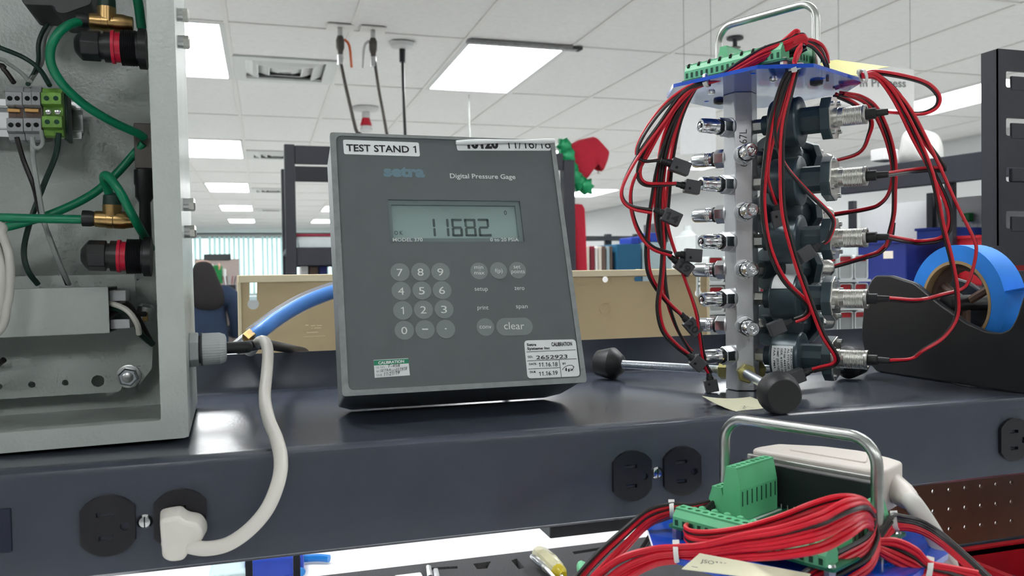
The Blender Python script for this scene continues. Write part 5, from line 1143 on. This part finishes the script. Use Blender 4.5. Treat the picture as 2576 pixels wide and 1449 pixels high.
for deg, z, k, g in specs:
    d = dr(deg); up_ = V3((0, 0, 1)); y_ = up_.cross(d)
    M = Matrix(((d.x, y_.x, 0), (d.y, y_.y, 0), (d.z, y_.z, 1))).to_4x4(); roll = {4: 8, 3: -14, 2: 4, 1: -20, 0: 12}[k] + (35 if g == 'B' else 0)
    M = Matrix.Translation(V3((UX, UY, z))+d*AF) @ M @ Matrix.Rotation(R(roll), 4, 'X')
    o = dup(sw, M, LAB[(g, k)]); bpy.context.view_layer.update()
    rr = R(roll)
    if (g, k) in (('A', 0), ('B', 2)): wrap(o, 'paper_label', 'label_white', 0.019, 0.0365, -0.9-rr, 0.95-rr, 0.0209, LINES)
    elif (g, k) in (('A', 1), ('B', 1)): wrap(o, 'paper_label', 'label_white', 0.019, 0.0365, -0.25-rr, 1.35-rr, 0.0209, [('AMDT', 0.82, 0.0026), ('[        ]', 0.62, 0.004)])
    elif (g, k) == ('A', 4): wrap(o, 'paper_label', 'label_white', 0.022, 0.0355, 0.95-rr, 1.75-rr, 0.0212)
for ch in list(sw.children): bpy.data.objects.remove(ch)
bpy.data.objects.remove(sw)
# ------------------------------------------------------------------ wire leads
def lead(par, pts, plug=None, num=None, r=0.0013, ph=0.0, tw=4.0, cols=('wire_red', 'wire_black'), name='wire_lead'):
    P = [(W(*q) if isinstance(q, tuple) else q) for q in pts]
    mb = MB()
    for k in (0, 1): mb.mat(k).tube(P, r, 7, 6, off=(r*0.98, ph+math.pi*k, tw))
    o = mb.build(name, list(cols), par)
    if plug:
        a, b = W(*plug[0]), W(*plug[1]); d = b-a; L = d.length
        MB().lathe(a-d*0.55, d, [(0, 0.0022), (L*0.3, 0.0026), (L*0.32, 0.0031), (L*0.58, 0.0033)], 10).build('shrink_sleeve', 'black_rubber', o)
        u = d.normalized(); vv = V3((0, 0, 1)); vv = (vv-u*vv.dot(u)).normalized(); pf_ = Fr(a, u, vv)
        pg = MB().boxf(pf_, 0, L, -0.0055, 0.0055, -0.0048, 0.0048).build('plug', 'plug_grey', o, False, 0.0007)
        MB().lathe(pf_.pt(L*0.3, -0.002, 0.0048), pf_.N, [(0, 0.0012), (0.0002, 0.0012)], 8).build('latch_hole', 'hole_black', pg)
        if num:
            fq = pf_ if pf_.N.dot(CAM-a) > 0 else Fr(a, -u, vv); s_ = 1 if fq is pf_ else -1
            vs, fs = text_geo(num, 0.03); x1 = max(v.x for v in vs)
            MB().add([fq.pt((0.001 if s_ > 0 else -L+0.001)+v.x/x1*(L-0.003), -0.0035+v.y*0.0085, 0.0050) for v in vs], fs).build('plug_number', 'ink', pg, False)
    return o
mat('plug_grey', (62, 63, 66), 0.45, 0, 0.06)
def D(pts, d0, d1=None):
    d1 = d0 if d1 is None else d1; n = len(pts)-1
    return [(x, y, d0+(d1-d0)*i/max(1, n)) for i, (x, y) in enumerate(pts)]
HL = (1775, 208)
L_ = [([HL, (1735, 220), (1690, 250), (1650, 292), (1615, 345), (1602, 385), (1618, 405), (1660, 403)], ((1688, 412), (1734, 428)), None, .67),
      ([HL, (1725, 232), (1680, 285), (1640, 350), (1612, 410), (1608, 445), (1625, 463), (1665, 464), (1700, 462)], ((1722, 467), (1760, 474)), None, .68),
      ([HL, (1720, 235), (1660, 315), (1600, 400), (1568, 465), (1566, 500), (1590, 522), (1640, 532)], ((1668, 537), (1710, 556)), '14', .665),
      ([HL, (1740, 225), (1680, 300), (1630, 390), (1592, 460), (1588, 520), (1606, 580), (1640, 622), (1690, 640)], ((1722, 641), (1764, 644)), None, .685),
      ([HL, (1745, 222), (1700, 280), (1668, 360), (1655, 450), (1650, 540), (1660, 610), (1685, 645)], ((1703, 658), (1738, 684)), '19', .69),
      ([HL, (1735, 230), (1690, 310), (1655, 410), (1640, 500), (1630, 580), (1628, 650), (1638, 700), (1675, 755), (1712, 790)], ((1728, 806), (1756, 838)), '20', .70),
      ([HL, (1745, 225), (1705, 300), (1675, 400), (1662, 520), (1668, 620), (1664, 700), (1656, 770), (1668, 830), (1700, 868), (1730, 892)], ((1742, 902), (1768, 925)), None, .70),
      ([HL, (1742, 225), (1700, 295), (1672, 390), (1668, 480), (1682, 580), (1715, 680), (1750, 780), (1762, 850), (1772, 910), (1786, 940)], ((1786, 955), (1792, 985)), None, .705),
      ([HL, (1748, 225), (1712, 300), (1690, 400), (1678, 520), (1668, 640), (1676, 740), (1700, 820), (1728, 870), (1740, 885)], ((1752, 905), (1776, 915)), None, .72)]
for k, (pts, plug, num, d) in enumerate(L_): lead(man, D(pts, 0.672, d), [(*plug[0], d), (*plug[1], d)], num, ph=k*1.3, tw=2+k % 3)
lead(man, D([(1868, 262), (1845, 285), (1830, 330), (1834, 400), (1832, 440), (1840, 455), (1862, 450), (1885, 448)], 0.745), tw=3)
lead(man, D([(1872, 265), (1866, 330), (1866, 420), (1866, 500), (1874, 580), (1885, 620)], 0.75), tw=2)
lead(man, D([(1860, 264), (1852, 330), (1858, 430), (1870, 520), (1880, 600)], 0.755), tw=2, ph=1)
MID = (2002, 168)
lead(man, D([MID, (1985, 205), (1962, 280), (1938, 370), (1930, 440), (1945, 490), (1955, 512)], 0.632, 0.69), [(1956, 530, .69), (1962, 582, .69)], None, ph=.4)
lead(man, D([(1996, 168), (1972, 215), (1952, 290), (1952, 350), (1975, 415), (2030, 480), (2085, 535), (2098, 562), (2085, 600), (2072, 612)], 0.632, 0.66), [(2045, 628, .662), (2012, 648, .664)], None, ph=1.2, tw=1)
lead(man, D([(1990, 168), (1965, 220), (1940, 310), (1925, 420), (1920, 520), (1935, 620), (1970, 700), (2020, 752), (2036, 775), (2026, 795), (2000, 806)], 0.632, 0.665), [(1972, 816, .667), (1935, 832, .668)], None, ph=2.2, tw=1.5)
lead(man, D([(2005, 170), (1990, 230), (1970, 320), (1966, 430), (1972, 540), (2000, 650), (2035, 750), (2070, 840), (2103, 895), (2098, 916), (2065, 926), (2045, 932)], 0.632, 0.668), [(2020, 940, .67), (1965, 962, .67)], None, ph=3.0, tw=1)
RG = (2168, 190)
def rboot(k): return V3((UX, UY, ZB[k]))+dr(133)*(AF+0.093)
def boot(k): return V3((UX, UY, ZA[k]))+dr(73)*(AF+0.106)
lead(man, D([RG, (2200, 182), (2270, 192), (2330, 210), (2360, 240), (2356, 268), (2325, 284), (2280, 285)], 0.66, 0.69)+[boot(4)], ph=.5, tw=2)
lead(man, D([RG, (2205, 190), (2250, 240), (2300, 330), (2345, 440), (2370, 560), (2395, 660), (2408, 740), (2405, 800), (2370, 850), (2320, 882), (2290, 903)], 0.66, 0.685)+[boot(0)], ph=1.0, tw=1)
lead(man, D([RG, (2200, 186), (2250, 225), (2300, 290), (2360, 410), (2410, 520), (2450, 600), (2455, 640), (2440, 700), (2420, 728), (2370, 742), (2310, 756)], 0.66, 0.685)+[boot(1)], ph=1.8, tw=1)
lead(man, D([RG, (2205, 192), (2250, 250), (2300, 350), (2350, 440), (2385, 520), (2388, 570), (2368, 600), (2320, 609), (2290, 607)], 0.66, 0.687)+[boot(2)], ph=2.6, tw=1.5)
lead(man, D([RG, (2210, 195), (2260, 240), (2310, 330), (2360, 400), (2375, 425), (2340, 425), (2290, 430)], 0.665, 0.688)+[boot(3)], ph=3.4, tw=2)
lead(man, D([(2112, 236), (2165, 245), (2205, 275), (2235, 340), (2250, 410), (2250, 480), (2248, 540), (2236, 590), (2228, 620)], 0.70, 0.735), ph=.2, tw=2)
lead(man, D([(2100, 238), (2150, 262), (2190, 300), (2185, 340), (2160, 385)], 0.71, 0.74)+[rboot(3)], ph=.9, tw=2)
lead(man, D([(2120, 236), (2180, 262), (2220, 330), (2244, 420), (2238, 480), (2215, 512), (2180, 526)], 0.70, 0.745)+[rboot(2)], ph=1.7, tw=2)
lead(man, D([(2248, 560), (2240, 600), (2215, 632), (2180, 646)], 0.74, 0.745)+[rboot(1)], ph=2.7, tw=2)
for k, z in enumerate(ZA):                     # black plugs on the switch connectors
    d = dr(73); p = V3((UX, UY, z))+d*(AF+0.0905)
    o = MB().lathe(p, d, [(0, 0.0045), (0.008, 0.0045), (0.0085, 0.003), (0.017, 0.0025)], 10).build('connector_boot', 'black_rubber', man)
# harness on the upper board
def bundle(par, paths, n, spread, r=0.0013, cols='wire_red', name='harness_wire', seed=1):
    rnd = random.Random(seed)
    for i in range(n):
        q0 = rnd.uniform(0, 6.28); c = cols[i % len(cols)] if isinstance(cols, (list, tuple)) else cols
        P = []
        for j, (x, y, d) in enumerate(paths):
            p = W(x, y, d); s = spread[j] if isinstance(spread, (list, tuple)) else spread
            q = q0+0.35*j; k = (i/(n-1)-0.5)*2 if n > 1 else 0
            P.append(p+UP*(k*s)+FWD*(s*0.35*math.sin(q)))
        MB().tube(P, r, 7, 6).build(name, c, par)
def tie(par, p, d, r, w=0.0022):
    d = V3(d).normalized()
    o = MB().lathe(V3(p)-d*w/2, d, [(0, r), (0, r+0.0008), (w, r+0.0008), (w, r), (0, r)], 20, caps=False).build('cable_tie', 'tie_white', par)
    a = d.orthogonal().normalized(); MB().boxf(Fr(V3(p)+a*r, d, a.cross(d)), -0.0018, 0.0018, -0.0018, 0.0018, -0.001, 0.0028).build('tie_head', 'tie_white', o, False)
bundle(man, [(1770, 208, .672), (1812, 194, .664), (1862, 168, .656), (1915, 138, .648), (1968, 118, .642), (2015, 96, .640), (2030, 104, .642)], 7, [.0014, .002, .004, .0045, .004, .003, .002], cols=['wire_red']*6+['wire_black'])
bundle(man, [(1790, 178, .69), (1830, 160, .68), (1880, 150, .67), (1940, 138, .66), (2000, 125, .655), (2030, 110, .65)], 5, .004, cols='wire_black', seed=4)
bundle(man, [(1960, 112, .645), (1985, 92, .64), (2000, 80, .64), (2009, 82, .64), (2006, 96, .64), (1995, 108, .64)], 2, .0008, seed=3)
bundle(man, [(2025, 105, .645), (2045, 112, .648), (2065, 130, .652), (2078, 155, .656), (2082, 182, .66)], 6, [.002, .003, .005, .006, .007], cols=['wire_black', 'wire_red'], seed=6)
bundle(man, [(2016, 118, .63), (2004, 140, .628), (1998, 160, .628), (2000, 172, .63)], 4, [.002, .004, .004, .003], seed=8)
for k in range(8):
    a = ufr.pt(-0.043+0.0105*k, -0.045, 0.018); MB().tube([a, a+V3((0, 0, 0.003))+BX*0.003, a+V3((0.003, 0, 0.002))+BX*0.012, a+BX*0.022+V3((0.006, 0, 0.000))], 0.0012, 7, 5).build('board_wire', 'wire_black', man)
tie(man, W(1778, 202, .670), W(1800, 196, .666)-W(1760, 212, .674), 0.0050); tie(man, W(2001, 168, .631), W(2004, 176, .632)-W(2001, 160, .630), 0.0055); tie(man, W(2172, 192, .661), W(2200, 182, .66)-W(2150, 196, .66), 0.005)
# loose grey tubing behind the bar is left to the organizer; yellow note on the plate
def note(name, px, zf, m, label, curl, n=6):
    """a paper note given by four picture corners on height z, corner 0 curling up by curl"""
    P = [PZ(x, y, zf) for x, y in px]; vs = []; fs = []
    for i in range(n+1):
        for j in range(n+1):
            a, b = i/n, j/n; p = (P[0]*(1-a)+P[1]*a)*(1-b)+(P[3]*(1-a)+P[2]*a)*b
            k = max(0, 1-(a*0.9+b*1.1)*1.0); p = p+V3((0, 0, curl*k*k+0.0004)); vs.append(p)
    m_ = (n+1)**2; vs += [p+V3((0, 0, 0.0003)) for p in vs]
    for i in range(n):
        for j in range(n):
            q = i*(n+1)+j; f_ = (q, q+1, q+n+2, q+n+1); fs += [f_, tuple(m_+x for x in f_[::-1])]
    return tag(MB().add(vs, fs).build(name, m), label, 'paper note')
yn = MB(); zz = PZU+0.020
P = [PZ(2012, 182, PZU+0.001), PZ(2105, 152, zz), PZ(2238, 170, zz+0.004), PZ(2170, 192, PZU+0.001)]
vs = []; n = 5
for i in range(n+1):
    for j in range(n+1):
        a, b = i/n, j/n; vs.append((P[0]*(1-a)+P[3]*a)*(1-b)+(P[1]*(1-a)+P[2]*a)*b+V3((0, 0, 0.002*math.sin(b*3))))
m_ = len(vs); vs += [p+V3((0, 0, 0.0003)) for p in vs]; fs = []
for i in range(n):
    for j in range(n): q = i*(n+1)+j; fs += [(q, q+1, q+n+2, q+n+1), (m_+q+n+1, m_+q+n+2, m_+q+1, m_+q)]
tag(yn.add(vs, fs).build('sticky_note', 'note_yellow'), 'yellow sticky note on the edge of the upper blue plate', 'paper note')
sn = note('sticky_note', ((1766, 1017), (1856, 1039), (1949, 1025), (1888, 1000)), ST, 'note_pale', 'pale sticky note with curled corner on the shelf before the test stand', 0.006)
zf = Fr((0, 0, ST+0.0012), (1, 0, 0), (0, 1, 0))
mb = MB(); fz = Fr(PZ(1880, 1030, ST+0.0013), (1, 0, 0), (0, 1, 0)); mb.stroke(fz, [(1862, 1024), (1874, 1021), (1868, 1028), (1884, 1022)], 1.2); mb.stroke(fz, [(1860, 1030), (1880, 1027), (1896, 1026)], 1.0)
mb.build('pencil_marks', 'ink_soft', sn, False)
# ================================================================== lower test stand in front of the shelf
LC = cam_xy(0.155, 0.459); PZL = 1.253
low = thing('terminal_stand', 'second test stand with blue plate and green terminal board below the shelf edge', 'test stand', (*LC, BENCH))
stand_base(low, LC[0], LC[1], BENCH, PZL-0.003, YAW+math.atan(0.155/0.459)+0.75)
lfr = board(low, LC, PZL, False)
mb = MB()
vs, fs = text_geo('DB37', 0.0); mb.add([lfr.pt(0.004-v.y*0.005*-1*0, 0, 0.0079) for v in vs][:0], [])
tf2 = Fr(lfr.pt(-0.004, 0.018, 0.0078), -lfr.V*-1, -lfr.U)
for k, tx in enumerate(('DB37', '0-1081-', 'C2N-')):
    vs, fs = text_geo(tx, 0.0); mb.add([tf2.pt(-0.010+v.x*0.0042, -0.0045*k+v.y*0.0042, 0.0002) for v in vs], fs)
mb.build('board_lettering', 'print_white', low, False)
# grey D-sub hood and its cable
cab = thing('data_cable', 'beige grey connector hood and cable plugged into the terminal board', 'cable', lfr.pt(-0.006, 0.045, 0.008))
hz = 0.0255
sec = Fr(lfr.pt(0, 0, hz), lfr.U, lfr.V)
hood = [(-0.049, 0.040), (0.033, 0.040), (0.035, 0.046), (0.033, 0.072), (0.022, 0.078), (0.002, 0.084), (-0.022, 0.080), (-0.046, 0.066), (-0.050, 0.048)]
MB().prism(sec, rounded(hood, 0.003, 3), -0.0125, 0.0125).build('hood', 'beige_grey', cab, True, 0.0018, seg=3)
MB().prism(sec, rounded([(-0.030, 0.052), (0.020, 0.052), (0.012, 0.070), (-0.014, 0.074), (-0.032, 0.064)], 0.003, 3), 0.0125, 0.0133).build('raised_panel', 'beige_grey', cab, False)
MB().boxf(sec, -0.051, 0.036, 0.0375, 0.040, -0.0095, 0.0095).build('metal_shell', 'nickel', cab, False, 0.0006)
MB().boxf(sec, -0.046, 0.031, 0.033, 0.0375, -0.0065, 0.0065).build('shell_front', 'chrome', cab, False, 0.0006)
MB().boxf(lfr, -0.050, 0.035, 0.029, 0.036, 0.0077, 0.033).build('board_socket', 'black_plastic', low, False, 0.0006)
for a in (-0.048, 0.033): MB().lathe(sec.pt(a, 0.0375, 0), -sec.V, [(0, 0.0028), (0.005, 0.0028)], 8).build('jack_screw', 'chrome', cab)
mb = MB()
for k in range(18): mb.cyl(lfr.pt(-0.042+0.0042*k, 0.0275, 0.0077), lfr.pt(-0.042+0.0042*k, 0.0275, 0.0105), 0.0003, n=5)
mb.build('solder_pins', 'nickel', low, kind='stuff')
e0 = sec.pt(0.030, 0.062, 0); ed = (W(2300, 1268, .455)-e0).normalized()
MB().lathe(e0, ed, [(0, 0.0078), (0.012, 0.0074), (0.018, 0.0064), (0.022, 0.0054)], 18).build('strain_relief', 'beige_grey', cab)
q = e0+ed*0.018
MB().tube([q, W(2300, 1270, .455), W(2340, 1330, .45), W(2370, 1385, .445), W(2390, 1440, .44), W(2400, 1500, .435), W(2395, 1600, .45)], 0.0052, 14).build('cable_jacket', 'cable_grey', cab)
# red and black harness over the lower board
RB = ['wire_red', 'wire_red', 'wire_red', 'wire_black']
bundle(low, [(1490, 1500, .45), (1560, 1435, .445), (1640, 1400, .44), (1702, 1392, .437), (1770, 1388, .430), (1860, 1374, .415), (1960, 1362, .398), (2060, 1338, .382), (2130, 1305, .386), (2175, 1290, .40), (2195, 1310, .42)], 9, [.012, .008, .005, .0042, .0045, .006, .007, .008, .008, .006, .005], cols=['wire_red']*6+['wire_black']+['wire_red']*2, seed=11)
bundle(low, [(1745, 1325, .47), (1725, 1338, .452), (1740, 1352, .442), (1790, 1356, .433), (1870, 1344, .420), (1960, 1322, .404), (2040, 1295, .392), (2110, 1272, .392), (2165, 1278, .402), (2196, 1305, .42)], 6, [.003, .003, .0035, .004, .004, .005, .006, .005, .005, .004], cols=['wire_red', 'wire_black', 'wire_red', 'wire_red', 'wire_black', 'wire_red'], seed=12)
bundle(low, [(2196, 1300, .425), (2205, 1345, .418), (2185, 1395, .412), (2130, 1430, .408), (2060, 1470, .405), (1980, 1520, .40)], 8, [.004, .006, .008, .009, .010, .010], cols=RB, seed=13)
bundle(low, [(1830, 1262, .49), (1780, 1272, .487), (1735, 1284, .485), (1690, 1284, .485), (1630, 1305, .48), (1570, 1360, .475), (1500, 1430, .47), (1440, 1500, .465)], 6, [.002, .0022, .003, .0035, .005, .007, .009, .010], cols=['wire_red', 'wire_red', 'wire_red', 'wire_black', 'wire_red', 'wire_black'], seed=14)
bundle(low, [(1855, 1230, .50), (1800, 1268, .487), (1765, 1300, .478), (1738, 1318, .47), (1735, 1335, .465), (1770, 1345, .46), (1850, 1340, .455), (1920, 1335, .452)], 6, [.002, .002, .003, .004, .005, .0045, .004, .003], cols='wire_black', seed=15)
bundle(low, [(2205, 1365, .425), (2222, 1345, .43), (2240, 1318, .435), (2262, 1313, .44), (2310, 1322, .44), (2360, 1350, .435), (2430, 1410, .43), (2500, 1480, .425)], 6, [.003, .005, .005, .0035, .003, .003, .003, .004], cols=['wire_red', 'wire_red', 'wire_red', 'wire_black', 'wire_black', 'wire_black'], seed=16)
bundle(low, [(2205, 1372, .42), (2250, 1385, .42), (2300, 1408, .418), (2335, 1430, .416), (2390, 1445, .414), (2460, 1470, .41)], 6, [.003, .006, .006, .0035, .004, .006], cols=RB, seed=17)
bundle(low, [(1640, 1345, .50), (1615, 1385, .50), (1590, 1420, .50), (1560, 1470, .50)], 2, .0012, r=0.0016, cols='wire_black', seed=18)
for k in range(9):
    a = lfr.pt(-0.040+0.009*k, -0.033, 0.0125); MB().tube([a, a-BX*0.006+V3((0, 0, 0.004)), a-BX*0.012+V3((0.004, 0, 0.002)), a-BX*0.016+V3((0.01, 0, -0.003))], 0.0012, 7, 5).build('board_wire', 'wire_black', low)
for (x, y, d, x2, y2, r) in ((1702, 1392, .44, 1740, 1391, .0042), (1690, 1284, .485, 1735, 1284, .0036), (2252, 1315, .437, 2275, 1314, .0036), (2338, 1431, .416, 2365, 1438, .0036)):
    tie(low, W(x, y, .437 if x == 1702 else d), W(x2, y2, d-0.002)-W(x, y, d), r, 0.0026)
# paper slip on the lower plate
zp = PZL+0.0035
fn = Fr(PZ(1780, 1440, zp), (0.93, -0.36, 0), (0.36, 0.93, 0))
P = [PZ(1715, 1432, PZL+0.002), PZ(1760, 1393, PZL+0.010), PZ(2040, 1445, PZL+0.003), PZ(2020, 1470, PZL+0.001)]
vs = []; n = 6
for i in range(n+1):
    for j in range(n+1): a, b = i/n, j/n; vs.append((P[0]*(1-a)+P[3]*a)*(1-b)+(P[1]*(1-a)+P[2]*a)*b)
m_ = len(vs); vs += [p+V3((0, 0, 0.0003)) for p in vs]; fs = []
for i in range(n):
    for j in range(n): q = i*(n+1)+j; fs += [(q, q+1, q+n+2, q+n+1), (m_+q+n+1, m_+q+n+2, m_+q+1, m_+q)]
slip = tag(MB().add(vs, fs).build('paper_slip', 'note_pale'), 'pale handwritten paper slip lying on the lower blue plate', 'paper note')
pn_ = (P[2]-P[1]).cross(P[0]-P[1]).normalized(); pn_ = pn_ if pn_.z > 0 else -pn_
sl = Fr(P[1], (P[2]-P[1]), pn_.cross((P[2]-P[1]).normalized()))
mb = MB().text(sl, 'JSO1192', (1762, 1414), (1838, 1426), 9, 0.0008, 0.0, 0.2).text(sl, 'ETT1 OYBEB', (1866, 1433), (1968, 1448), 8, 0.0008, 0.0, 0.2)
for q in (((1740, 1424), (1768, 1429)), ((1785, 1430), (1825, 1437))): mb.stroke(sl, q, 1.1, 0.0008)
mb.build('handwriting', 'ink_soft', slip, False)
